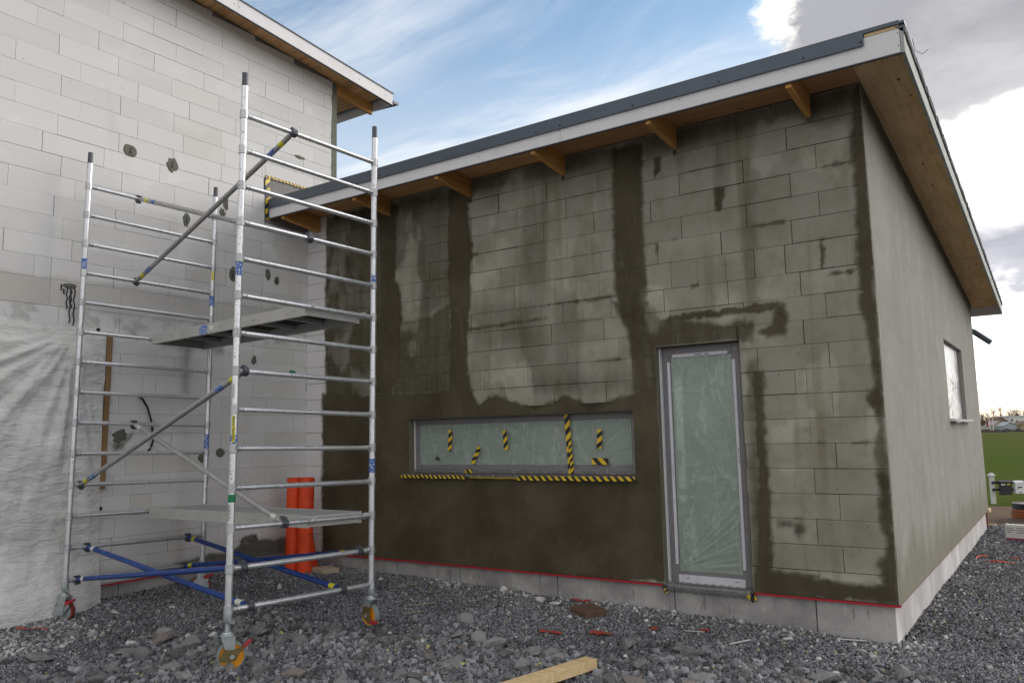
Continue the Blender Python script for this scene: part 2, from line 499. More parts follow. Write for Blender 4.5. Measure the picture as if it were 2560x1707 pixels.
def mat_film(name, tint, alpha, fold_rot=.6, fold=9.0, rough=.25, rk=1.0, clear=(.85, .95, .9)):
    """creased polythene: milky, shiny and a little see-through"""
    m, n = new_mat(name)
    pos = n('ShaderNodeNewGeometry').outputs['Position']
    w = n('ShaderNodeTexNoise', {'Vector': pos, 'Scale': 2.2, 'Detail': 3.0}).outputs['Color']
    pw = n('ShaderNodeVectorMath', {0: pos, 1: n('ShaderNodeVectorMath', {0: w, 3: .35}, operation='SCALE').outputs[0]}, operation='ADD').outputs[0]
    f1 = n.noise(n.mapping(pw, (fold, fold, .8), (0, fold_rot, 0)), 1.0, 2.5, .45)
    f2 = n.noise(n.mapping(pw, (1.0, 1.0, fold * .9), (0, -.35, 0)), 1.0, 2, .45)
    f3 = n.noise(pw, 3.0, 6, .6)
    h = n.math('ADD', n.math('MULTIPLY', f1, 1.2), n.math('ADD', f2, n.math('MULTIPLY', f3, .8)))
    rid = lambda f, c_, w_: n.math('SUBTRACT', 1.0, n.step(n.math('ABSOLUTE', n.math('SUBTRACT', f, c_)), 0.0, w_))
    ridge = n.math('MULTIPLY', rid(f1, .56, .03), .32)
    ridge = n.math('ADD', ridge, n.math('MULTIPLY', rid(f2, .57, .02), .22))
    h = None
    h = n.math('ADD', n.math('MULTIPLY', f1, 1.2), n.math('ADD', f2, n.math('ADD', n.math('MULTIPLY', f3, .8), n.math('MULTIPLY', ridge, .5))))
    ridge = n.math('MULTIPLY', ridge, rk)
    c = n.mix(ridge, tint, tuple(min(1, x * 1.5 + .06) for x in tint))  # crease highlights painted in as a lighter tint along the ridges
    c = n.mix(n.math('MULTIPLY', n.step(f3, .5, .7), .3), c, tuple(x * .72 for x in tint))
    b = n('ShaderNodeBump', {'Height': h, 'Distance': .02, 'Strength': .55}).outputs[0]
    p = n('ShaderNodeBsdfPrincipled', {'Base Color': c, 'Roughness': rough, 'Normal': b, 'Specular IOR Level': .6, 'Coat Weight': .6, 'Coat Roughness': .12})
    tl = n('ShaderNodeBsdfTranslucent', {'Color': (*tint, 1)})
    mx = n('ShaderNodeMixShader', {0: .3, 1: p.outputs[0], 2: tl.outputs[0]})
    tr = n('ShaderNodeBsdfTransparent', {'Color': (*clear, 1)})
    a = n.math('ADD', alpha, n.math('MULTIPLY', ridge, .5), clamp=True)
    mx2 = n('ShaderNodeMixShader', {0: a, 1: tr.outputs[0], 2: mx.outputs[0]})
    n('ShaderNodeOutputMaterial', {0: mx2.outputs[0]})
    return m


def mat_tape():
    m, n = new_mat('hazard_tape')
    uv = n('ShaderNodeUVMap').outputs[0]
    sep = n('ShaderNodeSeparateXYZ', {0: uv})
    t = n.math('FRACT', n.math('MULTIPLY', n.math('ADD', sep.outputs[0], n.math('MULTIPLY', sep.outputs[1], .9)), .55))
    k = n.math('GREATER_THAN', t, .5)
    pos = n('ShaderNodeNewGeometry').outputs['Position']
    c = n.mix(k, (.72, .50, .02), (.012, .012, .018))
    c = n.mix(n.math('MULTIPLY', n.step(n.noise(pos, 40, 4), .6, .7), .25), c, (.5, .5, .45))
    finish(n, c, .35, 0, n.noise(pos, 45, 4), .004, .5)
    return m


M = {}
M['primed'] = mat_primed_block()
M['white'] = mat_white_block()
M['coat'] = mat_coat('cement_basecoat', (.064, .053, .032), (.118, .100, .064))
M['coat2'] = mat_coat('grey_basecoat_smear', (.10, .10, .085), (.19, .185, .165))
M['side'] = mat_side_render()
M['mortar'] = simple('dark_joint_core', (.065, .06, .048), .95, var=.25, scale=30, bump=.4)
M['mortar_w'] = simple('pale_joint_core', (.26, .25, .24), .95, var=.3, scale=30, bump=.4)
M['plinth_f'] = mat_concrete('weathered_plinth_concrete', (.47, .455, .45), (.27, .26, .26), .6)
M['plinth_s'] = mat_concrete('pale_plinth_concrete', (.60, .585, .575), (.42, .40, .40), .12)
M['rail'] = simple('red_base_rail', (.42, .015, .03), .45, var=.2, scale=60)
M['rail_d'] = simple('dusty_red_rail', (.22, .07, .055), .8, var=.4, scale=8)
M['soffit'] = mat_wood('golden_plywood', (.84, .60, .33), (.70, .46, .22), 'Y', .8, .85)
M['soffitx'] = mat_wood('orange_brown_plywood_front', (.68, .41, .20), (.54, .29, .12), 'X', .8, .7)
M['rafter'] = mat_wood('glued_rafter_timber', (.70, .38, .13), (.56, .27, .08), 'Y', 1, .5)
M['pine'] = mat_wood('fresh_pine', (.74, .57, .33), (.62, .44, .23), 'X', 1, .25)
M['lath'] = mat_wood('old_brown_lath', (.34, .22, .11), (.22, .13, .06), 'Z', 1, .4)
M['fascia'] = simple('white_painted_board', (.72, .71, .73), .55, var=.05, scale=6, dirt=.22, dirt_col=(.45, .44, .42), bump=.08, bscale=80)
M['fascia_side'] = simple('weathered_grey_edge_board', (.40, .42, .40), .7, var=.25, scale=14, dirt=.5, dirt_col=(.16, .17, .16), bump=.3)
M['fascia_edge'] = simple('dark_board_edge', (.10, .10, .115), .6)
M['flash'] = simple('slate_grey_sheet_metal', (.085, .105, .135), .42, .3, var=.14, scale=4, bump=.05, bscale=10)
M['bitumen'] = simple('mineral_roof_felt', (.17, .18, .18), .9, var=.4, scale=120, bump=.8, bscale=200)
M['tube'] = mat_metal_tube()
M['collar'] = mat_metal_tube('cast_collar', (.66, .67, .69), .4, .3)
M['cap'] = simple('dark_spigot', (.10, .10, .12), .5, .5)
M['brace'] = mat_metal_tube('dull_brace_tube', (.56, .555, .55), .5, .35)
M['deckframe'] = simple('aluminium_deck_frame', (.50, .495, .47), .5, .15, var=.1, scale=10, dirt=.3, dirt_col=(.25, .24, .22))
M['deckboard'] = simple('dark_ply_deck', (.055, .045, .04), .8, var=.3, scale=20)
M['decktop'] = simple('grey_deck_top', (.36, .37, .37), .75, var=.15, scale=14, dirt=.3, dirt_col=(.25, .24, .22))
M['black'] = simple('black_plastic', (.02, .02, .024), .45)
M['hook'] = simple('dark_grey_coupler', (.10, .105, .12), .45, .5)
M['yellow'] = simple('yellow_sticker', (.72, .66, .03), .5, var=.15, scale=60)
M['sticker'] = simple('white_sticker', (.70, .70, .66), .5, var=.1)
M['ink'] = simple('faded_black_print', (.05, .05, .06), .7)
M['green'] = simple('green_tape', (.01, .20, .07), .5)
M['zinc'] = simple('zinc_plated_steel', (.46, .50, .51), .42, .65, var=.2, scale=25, dirt=.25)
M['rusty'] = simple('grimy_olive_steel', (.17, .13, .05), .6, .3, var=.35, scale=30, dirt=.4, dirt_col=(.06, .04, .02))
M['redmetal'] = simple('red_lever_paint', (.42, .02, .03), .5, var=.2, scale=40, dirt=.25)
M['orangehub'] = simple('orange_wheel_disc', (.80, .32, .012), .5, var=.12, scale=25, dirt=.2, dirt_col=(.35, .15, .03))
M['redhub'] = simple('red_wheel_tread', (.22, .035, .02), .55, var=.25, scale=40, dirt=.3)
M['tyre'] = simple('grey_green_tread', (.22, .27, .26), .6, var=.2, scale=30, dirt=.3)
M['frame'] = simple('mauve_grey_window_frame', (.205, .20, .20), .45, var=.08, scale=10)
M['bead'] = simple('white_plastic_bead', (.75, .76, .80), .5, var=.05)
M['film'] = mat_film('milky_polythene', (.66, .82, .67), .64, .75, 7, .3, .8)
M['clear'] = mat_film('thin_clear_polythene', (.56, .53, .56), .10, 1.0, 11, .3, 1.0, (.95, .94, .96))
M['film2'] = mat_film('creased_polythene_frame_wrap', (.34, .31, .33), .5, 1.1)
M['foil'] = mat_film('bright_polythene', (.86, .85, .88), .97, .3, 6, .3)
M['tape'] = mat_tape()


def mat_braceblue():
    m, n = new_mat('chipped_blue_paint')
    pos = n('ShaderNodeNewGeometry').outputs['Position']
    c = n.mix(n.noise(pos, 9, 5), (.008, .035, .19), (.015, .07, .32))
    sp = n.step(n.noise(n.mapping(pos, (1, 1, 1.0)), 42, 4, .6), .64, .68)
    c = n.mix(n.math('MULTIPLY', sp, .8), c, (.42, .47, .55))
    finish(n, c, .38, 0, n.noise(pos, 60, 4), .002, .3)
    return m


def mat_bluepatch():
    m, n = new_mat('worn_blue_spray')
    pos = n('ShaderNodeNewGeometry').outputs['Position']
    k = n.step(n.noise(pos, 75, 4, .7), .40, .52)
    c = n.mix(k, (.62, .66, .70), (.01, .10, .42))
    finish(n, c, .5)
    return m


def mat_netting():
    m, n = new_mat('orange_red_plastic_mesh')
    pos = n('ShaderNodeNewGeometry').outputs['Position']
    g = n.noise(n.mapping(pos, (6, 6, 60)), 1.0, 3)
    c = n.mix(g, (.78, .05, .008), (.90, .10, .015))
    c = n.mix(n.math('MULTIPLY', n.step(n.noise(pos, 5, 5), .45, .7), .5), c, (.45, .02, .005))
    finish(n, c, .55, 0, n.noise(pos, 90, 4), .004, .6)
    return m


M['blue'] = mat_braceblue()
M['bluepatch'] = mat_bluepatch()
M['netting'] = mat_netting()


def mat_glass():
    m, n = new_mat('window_glass')
    p = n('ShaderNodeBsdfPrincipled', {'Base Color': (.5, .62, .58, 1), 'Roughness': .04, 'Specular IOR Level': .6})
    tr = n('ShaderNodeBsdfTransparent', {'Color': (.80, .90, .86, 1)})
    g = n('ShaderNodeBsdfGlossy', {'Color': (.9, 1, 1, 1), 'Roughness': .03})
    fr = n('ShaderNodeFresnel', {'IOR': 1.5})
    mx = n('ShaderNodeMixShader', {0: fr.outputs[0], 1: tr.outputs[0], 2: g.outputs[0]})
    n('ShaderNodeOutputMaterial', {0: mx.outputs[0]})
    return m


M['glass'] = mat_glass()
M['room'] = simple('bare_room_surfaces', (.52, .53, .50), .9, var=.1)


def mat_sheet():
    m, n = new_mat('white_quilted_sheet')
    pos = n('ShaderNodeNewGeometry').outputs['Position']
    sep = n('ShaderNodeSeparateXYZ', {0: pos})
    X, Y, Z = sep.outputs
    c = n.mix(n.step(n.noise(pos, 1.6, 6), .35, .7), (.66, .655, .64), (.77, .765, .755))
    c = n.mix(n.math('MULTIPLY', n.step(n.noise(pos, 5, 6, .65), .5, .72), .5), c, (.50, .49, .455))
    q = n.noise(n.mapping(pos, (1, 5, 17), (.18, 0, 0)), 1.3, 5, .55, .8)
    q2 = n.noise(n.mapping(pos, (1, 12, 12)), 1.0, 5, .6)
    h = n.math('ADD', n.math('MULTIPLY', q, 1.5), n.math('MULTIPLY', q2, .6))
    finish(n, c, .9, 0, h, .035, .5)
    return m


M['sheet'] = mat_sheet()


def mat_ground():
    m, n = new_mat('ground_surface')
    pos = n('ShaderNodeNewGeometry').outputs['Position']
    sep = n('ShaderNodeSeparateXYZ', {0: pos}); X, Y, Z = sep.outputs
    v = n('ShaderNodeTexVoronoi', {'Vector': pos, 'Scale': 55.0})
    g = n.mix(v.outputs['Color'], (.05, .05, .052), (.15, .148, .15))
    g = n.mix(1.0, (.10, .099, .105), n.mix(n.noise(pos, 40, 5), (.5,) * 3, (1.5,) * 3), 'MULTIPLY')
    dirt = n.mix(n.noise(n.mapping(pos, (1, 2.5, 1)), 2.2, 7, .65), (.085, .055, .038), (.26, .19, .145))
    yy = n.math('ADD', Y, n.math('MULTIPLY', n.math('SUBTRACT', n.noise(pos, .8, 5), .5), 1.2))
    c = n.mix(n.step(yy, 7.9, 8.4), g, dirt)
    gr = n.mix(n.noise(pos, 14, 6, .7), (.035, .066, .005), (.095, .125, .013))
    big = n.noise(n.mapping(pos, (.05, .02, 1)), 1.0, 5)
    gr = n.mix(n.step(big, .35, .7), gr, (.075, .095, .012))
    far = n.step(Y, 60, 250)
    gr = n.mix(n.math('MULTIPLY', far, .5), gr, (.085, .09, .018))
    yg = n.math('ADD', Y, n.math('MULTIPLY', n.math('SUBTRACT', n.noise(pos, .6, 5), .5), .8))
    c = n.mix(n.step(yg, 26.3, 26.6), c, gr)
    h = n.math('ADD', v.outputs['Distance'], n.math('MULTIPLY', n.noise(pos, 20, 5), 1.0))
    finish(n, c, .95, 0, h, .012, .8, {'Specular IOR Level': .02})
    return m


M['ground'] = mat_ground()


def mat_stone(name, dark, light, special=True, white=.988):
    m, n = new_mat(name)
    pos = n('ShaderNodeNewGeometry').outputs['Position']
    rnd = n('ShaderNodeAttribute', attribute_name='rnd', attribute_type='INSTANCER').outputs['Fac']
    c = n.mix(n.math('POWER', rnd, 1.1), dark, light)
    c = n.mix(1.0, c, n.mix(n.step(n.noise(pos, 1.1, 5, .65), .3, .7), (.72,) * 3, (1.22,) * 3), 'MULTIPLY')
    if special:
        c = n.mix(n.step(rnd, white - .002, white), c, (.60, .59, .57))
        brown = n.math('MULTIPLY', n.step(rnd, .90, .905), n.step(rnd, .93, .925))
        c = n.mix(n.math('MULTIPLY', brown, .7), c, (.12, .085, .06))
        yel = n.math('MULTIPLY', n.step(rnd, .970, .971), n.step(rnd, .9755, .9745))
        c = n.mix(yel, c, (.50, .47, .20))
    c = n.mix(1.0, c, n.mix(n.noise(pos, 120, 4, .7), (.6,) * 3, (1.4,) * 3), 'MULTIPLY')
    finish(n, c, .88, 0, n.noise(pos, 180, 4), .003, .6)
    return m


M['stone'] = mat_stone('crushed_rock_chips', (.05, .051, .056), (.345, .348, .375))
M['stone_m'] = mat_stone('crushed_rock_lumps', (.075, .076, .081), (.36, .362, .38), True, .994)
M['crumb'] = mat_stone('white_block_crumbs', (.30, .29, .27), (.60, .59, .58), False)


def mat_rock():
    m, n = new_mat('broken_rock')
    pos = n('ShaderNodeNewGeometry').outputs['Position']
    rnd = n('ShaderNodeAttribute', attribute_name='tone').outputs['Fac']
    c = n.mix(rnd, (.11, .107, .112), (.32, .312, .312))
    c = n.mix(n.math('MULTIPLY', n.step(n.noise(pos, 26, 6, .7), .45, .7), .6), c, (.33, .325, .32))
    c = n.mix(n.step(n.noise(pos, 60, 4, .6), .38, .28), c, (.03, .03, .032))
    c = n.mix(n.math('MULTIPLY', n.step(rnd, .9, .95), .5), c, (.13, .085, .06))
    finish(n, c, .9, 0, n.math('ADD', n.noise(pos, 55, 5, .65), n.math('MULTIPLY', n.noise(pos, 160, 3), .5)), .008, .8)
    return m


M['rock'] = mat_rock()
M['aac'] = simple('white_block_fragment', (.66, .645, .64), .95, var=.08, scale=30, dirt=.35, dirt_col=(.38, .36, .33), bump=.7, bscale=70)
M['foam'] = simple('yellow_foam', (.55, .52, .22), .9, var=.15, scale=40, bump=.6)
M['redscrap'] = simple('red_orange_plastic_scrap', (.36, .05, .03), .6, var=.2, scale=40)
M['paver'] = simple('brown_wet_paver', (.15, .095, .07), .7, var=.25, scale=12, dirt=.4, dirt_col=(.06, .04, .03), bump=.4, bscale=50)
M['offcut'] = simple('dusty_timber_offcut', (.42, .34, .25), .85, var=.2, scale=15, bump=.2)
# ------------------------------------------------------------------ terrain
def H(x, y):
    x, y = np.asarray(x, float), np.asarray(y, float)
    b = -.14 - .155 * np.clip((x + 6.5) / 6.5, 0, 1.02) ** 1.2 - .024 * np.clip(-y, 0, 6)
    b = b + .07 * np.exp(-(np.maximum(x, -6.57) + 6.576) / .15) * (y < .5)
    t = smooth01(y, 8.6, 27.0)
    b = b * (1 - t) + (-1.5) * t
    return b - .1 * smooth01(y, 27, 300)


def Hn(x, y):
    rub = rubble_mask(x, y)
    return H(x, y) + (fbm2(np.asarray(x) , np.asarray(y), 3, 4, 2.2) - .5) * (.04 + .10 * rub) * (np.asarray(y) < 9)


def rubble_mask(x, y):
    """where the coarse lumps lie: away from the walls, in front and to the left"""
    x, y = np.asarray(x, float), np.asarray(y, float)
    k = (fbm2(x + 30, y + 30, 9, 3, .9) - .5) * 1.1
    line = -1.15 + .18 * (x + 2.0)
    a = smooth01(line - y + k, -.1, .35)
    return a * smooth01(.35 - x + k * .6, 0, .5) * smooth01(x + k * .5, -5.3, -4.4)


xs = np.unique(np.concatenate([np.linspace(-8, 5, 131), -8 - np.geomspace(.3, 500, 26), 5 + np.geomspace(.3, 500, 26)]))
ys = np.unique(np.concatenate([np.linspace(-8, 10, 181), -8 - np.geomspace(.3, 60, 14), 10 + np.geomspace(.3, 460, 44)]))
gx, gy = np.meshgrid(xs, ys)
gz = Hn(gx, gy) - .012
nx, ny = len(xs), len(ys)
idx = np.arange(nx * ny).reshape(ny, nx)
gf = np.stack([idx[:-1, :-1], idx[:-1, 1:], idx[1:, 1:], idx[1:, :-1]], -1).reshape(-1, 4)
o = link_mesh('ground', np.stack([gx, gy, gz], -1), gf, M['ground'], smooth=True)
o['kind'] = 'structure'

# chalky line and lane at the far end of the playing field
far = MB(); far.box((-120, 356, -1.62), (120, 357.5, -1.56))
o = far.go('field_edge_path', simple('pale_path', (.42, .42, .40), .9)); o['kind'] = 'structure'


def patch_mesh(name, x0, x1, y0, y1, step, densf):
    X_, Y_ = np.meshgrid(np.arange(x0, x1, step), np.arange(y0, y1, step))
    keep = ~(((X_ > -6.53) & (X_ < -.02) & (Y_ > .05)) | (X_ < -6.53))
    Z_ = Hn(X_, Y_)
    d = densf(X_, Y_) * keep
    ii = np.arange(X_.size).reshape(X_.shape)
    f = np.stack([ii[:-1, :-1], ii[:-1, 1:], ii[1:, 1:], ii[1:, :-1]], -1).reshape(-1, 4)
    dm = np.maximum.reduce([d[:-1, :-1], d[:-1, 1:], d[1:, 1:], d[1:, :-1]]).ravel()
    f = f[dm > 0.001]
    return link_mesh(name, np.stack([X_, Y_, Z_], -1), f, M['stone'], attrs={'dens': d.ravel()}, at=(0, 0, 0))


def scatter(obj, density, r0, r1, mat, subdiv, seed, variants=6, flat=(1, .8, .6), rough=.55, lift=.0):
    ng = bpy.data.node_groups.new(obj.name + '_scatter', 'GeometryNodeTree')
    ng.interface.new_socket('Geometry', in_out='INPUT', socket_type='NodeSocketGeometry')
    ng.interface.new_socket('Geometry', in_out='OUTPUT', socket_type='NodeSocketGeometry')
    n = N(ng)
    gi = n('NodeGroupInput'); go = n('NodeGroupOutput')
    dn = n('GeometryNodeInputNamedAttribute', {'Name': 'dens'}, data_type='FLOAT')
    dens = n.math('MULTIPLY', dn.outputs[0], density)
    dist = n('GeometryNodeDistributePointsOnFaces', {'Mesh': gi.outputs[0], 'Density': dens, 'Seed': seed})
    parts = []
    for k in range(variants):
        ico = n('GeometryNodeMeshIcoSphere', {'Radius': 1.0, 'Subdivisions': subdiv})
        pos = n('GeometryNodeInputPosition').outputs[0]
        sh = n('ShaderNodeVectorMath', {0: pos, 1: (k * 7.3 + 1, k * 3.1, seed)}, operation='ADD').outputs[0]
        nz = n('ShaderNodeTexNoise', {'Vector': sh, 'Scale': .9, 'Detail': 2.0}).outputs['Color']
        off = n('ShaderNodeVectorMath', {0: nz, 1: (.5, .5, .5)}, operation='SUBTRACT').outputs[0]
        off = n('ShaderNodeVectorMath', {0: off, 3: rough * 3.2}, operation='SCALE').outputs[0]
        npos = n('ShaderNodeVectorMath', {0: pos, 1: off}, operation='ADD').outputs[0]
        npos = n('ShaderNodeVectorMath', {0: npos, 1: flat}, operation='MULTIPLY').outputs[0]
        sp = n('GeometryNodeSetPosition', {'Geometry': ico.outputs[0], 'Position': npos})
        ss = n('GeometryNodeSetShadeSmooth', {'Geometry': sp.outputs[0], 'Shade Smooth': False})
        sm = n('GeometryNodeSetMaterial', {'Geometry': ss.outputs[0], 'Material': mat})
        parts.append(sm.outputs[0])
    g2i = n('GeometryNodeGeometryToInstance')
    for p in reversed(parts): ng.links.new(p, g2i.inputs[0])
    rot = n('FunctionNodeRandomValue', {'Seed': seed + 1}, data_type='FLOAT_VECTOR')
    rot.inputs[0].default_value = (0, 0, 0); rot.inputs[1].default_value = (6.28, 6.28, 6.28)
    sc = n('FunctionNodeRandomValue', {'Seed': seed + 2}, data_type='FLOAT')
    sc.inputs[2].default_value = 0.0; sc.inputs[3].default_value = 1.0
    scl = n.math('ADD', r0, n.math('MULTIPLY', n.math('POWER', sc.outputs[1], 2.0), r1 - r0))
    pick = n('FunctionNodeRandomValue', {'Seed': seed + 3}, data_type='INT')
    pick.inputs[4].default_value = 0; pick.inputs[5].default_value = variants - 1
    pts = dist.outputs['Points']
    if lift:
        pts = n('GeometryNodeSetPosition', {'Geometry': pts, 'Offset': (0, 0, lift)}).outputs[0]
    inst = n('GeometryNodeInstanceOnPoints', {'Points': pts, 'Instance': g2i.outputs[0], 'Pick Instance': True,
                                             'Instance Index': pick.outputs[2], 'Rotation': rot.outputs[0], 'Scale': scl})
    rv = n('FunctionNodeRandomValue', {'Seed': seed + 4}, data_type='FLOAT')
    rv.inputs[2].default_value = 0.0; rv.inputs[3].default_value = 1.0
    st = n('GeometryNodeStoreNamedAttribute', {'Geometry': inst.outputs[0], 'Name': 'rnd', 'Value': rv.outputs[1]}, data_type='FLOAT', domain='INSTANCE')
    ng.links.new(st.outputs[0], go.inputs[0])
    md = obj.modifiers.new('scatter', 'NODES'); md.node_group = ng
    obj['kind'] = 'stuff'
    return obj


def dens_front(x, y):
    line = -5.3 + .60 * (x + 6.2)          # a strip beyond this line is never near the view
    return (y > line - 1.2) * 1.0


o = patch_mesh('gravel', -6.6, 3.6, -6.6, .08, .10, lambda x, y: dens_front(x, y))
scatter(o, 7500, .007, .017, M['stone'], 1, 3, lift=.002)
o = patch_mesh('gravel', -.1, 4.2, 0, 8.7, .15, lambda x, y: (x < 1.9 + .05 * y) * (1 - .45 * smooth01(y, 3, 8)))
scatter(o, 3600, .009, .021, M['stone'], 1, 13, lift=.002)
o = patch_mesh('rock_lumps', -6.6, 2.5, -6.6, -.3, .12,
               lambda x, y: dens_front(x, y) * np.clip(rubble_mask(x, y) * .95 + .03, 0, 1))
scatter(o, 520, .015, .045, M['stone_m'], 1, 23, flat=(1, .85, .6), rough=.75, lift=.006)
o = patch_mesh('block_crumbs', -6.6, 3.0, -5.5, 9.0, .10,
               lambda x, y: np.clip(np.exp(-np.abs(y + .10) / .16) * (x < .1) * (x > -4.6) * 1.5 * fbm2(x, y, 5, 3, 4.0)
                                    + np.exp(-np.abs(x - .12) / .16) * (y > -.2) * .35 * fbm2(x, y, 6, 3, 4.0)
                                    + 1.5 * (.35 + 1.2 * smooth01(fbm2(x, y, 77, 3, 3.0), .35, .6)) * smooth01(-5.25 - x + (fbm2(x, y, 2, 3, 1.5) - .5), -.2, .4) * smooth01(-2.75 - y, 0, .4) * smooth01(y, -4.3, -3.7)
                                    + .010 * dens_front(x, y) * (y < .05) + .003, 0, 1.5))
scatter(o, 700, .004, .028, M['crumb'], 1, 33, flat=(1, .85, .45), rough=.5, lift=.010)
# block-dust fines lying with the crumbs in front of the sheet
# bigger broken rock, realised
def ico2():
    import bmesh
    bm = bmesh.new(); bmesh.ops.create_icosphere(bm, subdivisions=2, radius=1)
    v = np.array([q.co[:] for q in bm.verts]); f = np.array([[q.index for q in t.verts] for t in bm.faces]); bm.free()
    return v, f


IV, IF = ico2()


def rock_shape(seed, sx, sy, sz):
    r = np.random.default_rng(seed)
    v = IV.copy()
    for _ in range(15):                        # chop with random planes for a broken look
        d = r.normal(size=3); d /= np.linalg.norm(d); k = r.uniform(.42, .78)
        s = v @ d; v = v - np.outer(np.maximum(s - k, 0), d)
    v += (r.random(v.shape) - .5) * .07
    v = v * np.array([sx, sy, sz])
    a, b = r.uniform(0, 6.28), r.uniform(-.35, .35)
    Rz = np.array([[math.cos(a), -math.sin(a), 0], [math.sin(a), math.cos(a), 0], [0, 0, 1]])
    Rx = np.array([[1, 0, 0], [0, math.cos(b), -math.sin(b)], [0, math.sin(b), math.cos(b)]])
    return v @ Rx.T @ Rz.T


vs, fs, tn = [], [], []
cnt = 0
r = np.random.default_rng(5)
while cnt < 620:
    x, y = r.uniform(-6.3, 1.0), r.uniform(-5.6, -.5)
    if dens_front(x, y) < .5 or r.random() > float(rubble_mask(x, y)) * .95 + .012: continue
    s = .028 + .080 * r.random() ** 2.4
    v = rock_shape(1000 + cnt, s * r.uniform(.9, 1.35), s * r.uniform(.7, 1), s * r.uniform(.45, .8))
    v += np.array([x, y, float(Hn(x, y)) + s * r.uniform(.05, .4)])
    fs.append(IF + len(vs) * len(IV)); vs.append(v); tn.append(np.full(len(IV), r.random()))
    cnt += 1
o = link_mesh('rock_rubble', np.concatenate(vs), np.concatenate(fs), M['rock'], attrs={'tone': np.concatenate(tn)})
o['kind'] = 'stuff'

# ------------------------------------------------------------------ block work
LM = 6.5755                                    # main house wall plane is x = -LM
def zf(k): return .2 * k + .0104 + (.044 if k >= 14 else 0)
def zm(k): return .2 * k + .0257 + (.0524 if k >= 14 else 0)


FRONT = {0: [-0.57], 1: [-0.94, -0.38], 2: [-0.56], 3: [-0.93, -0.38], 4: [-0.56], 5: [-0.38], 6: [-0.57], 7: [-0.98, -0.38], 8: [-3.57, -2.98, -0.66, -0.57], 9: [-4.47, -3.88, -3.29, -2.7, -0.38], 10: [-4.57, -3.99, -3.4, -2.81, -0.57], 11: [-4.76, -3.59, -2.99, -2.4, -0.38], 12: [-3.98, -3.39, -1.78, -1.18, -0.57], 13: [-4.67, -3.93, -3.42, -2.94, -2.69, -2.44, -1.7, -1.45, -1.19, -0.94, -0.68, -0.39], 14: [-4.77, -3.58, -2.99, -2.4, -1.82, -1.22, -0.61], 15: [-4.55, -3.96, -3.37, -2.78, -0.38], 16: [-4.83, -3.65, -3.05, -2.47, -1.87, -1.26, -0.6], 17: [-4.55, -3.96, -3.37, -2.78, -1.58, -0.99, -0.38], 18: [-4.78, -3.6, -3.0, -2.41, -1.21, -0.61], 19: [-4.59]}
MAIN = {2: [-2.38, -1.77, -0.57], 3: [-2.23, -2.0, -0.81], 4: [-2.41, -1.81, -1.21, -0.61], 5: [-2.29, -2.0, -0.8, -0.2], 6: [-1.8, -1.2, -0.6], 7: [-2.0, -0.8, -0.19], 8: [-2.38, -1.81, -1.21, -0.59], 9: [-2.14, -1.99, -0.79, -0.19], 10: [-1.19, -0.6], 11: [-1.99, -0.19], 12: [-2.4, -0.59], 13: [-3.08, -2.39], 14: [-3.23, -3.08, -2.48, -1.87, -1.28], 15: [-3.5, -2.29, -1.69, -0.67], 16: [-2.99, -2.39, -1.79, -1.19, -0.08], 17: [-3.08, -2.48], 18: [-3.49, -2.89, -1.08], 19: [-3.03, -2.43, -1.84], 20: [-3.21, -2.62, -2.02], 21: [-3.08, -1.87, -1.27], 22: [-2.28, -0.7, 0.11], 23: [-2.47, -1.27, -0.67, -0.07], 24: [-3.48, -2.29, -1.69, 0.11], 25: [-3.1], 26: [-3.31, -2.72, -1.52, -0.32], 27: [-3.07, -2.47, -1.87, -1.27, -0.08], 28: [-2.63, -2.14, -0.32], 29: [-1.88, -1.29, -0.7, -0.09]}
BL = .594


def fill_row(js, lo, hi, k):
    js = sorted(j for j in js if lo + .05 < j < hi - .05)
    if not js: js = [lo + (.28 if k % 2 else .5) + .07 * ((k * 37) % 5)]
    out = [js[0]]
    for j in js[1:]:
        gap = j - out[-1]
        m = max(1, round(gap / BL)) if gap > .78 else 1
        st = out[-1]
        for i in range(1, m): out.append(st + gap * i / m)
        out.append(j)
    while out[0] - lo > .68: out.insert(0, out[0] - BL)
    while hi - out[-1] > .68: out.append(out[-1] + BL)
    e = [lo] + [j for j in out if lo + .04 < j < hi - .04] + [hi]
    return e


def rect_minus(rects, h):
    out = []
    for a, b, c, d in rects:
        if h[0] >= b or h[1] <= a or h[2] >= d or h[3] <= c: out.append((a, b, c, d)); continue
        if h[0] > a: out.append((a, h[0], c, d))
        if h[1] < b: out.append((h[1], b, c, d))
        x0, x1 = max(a, h[0]), min(b, h[1])
        if h[2] > c: out.append((x0, x1, c, h[2]))
        if h[3] < d: out.append((x0, x1, h[3], d))
    return [q for q in out if q[1] - q[0] > .03 and q[3] - q[2] > .02]


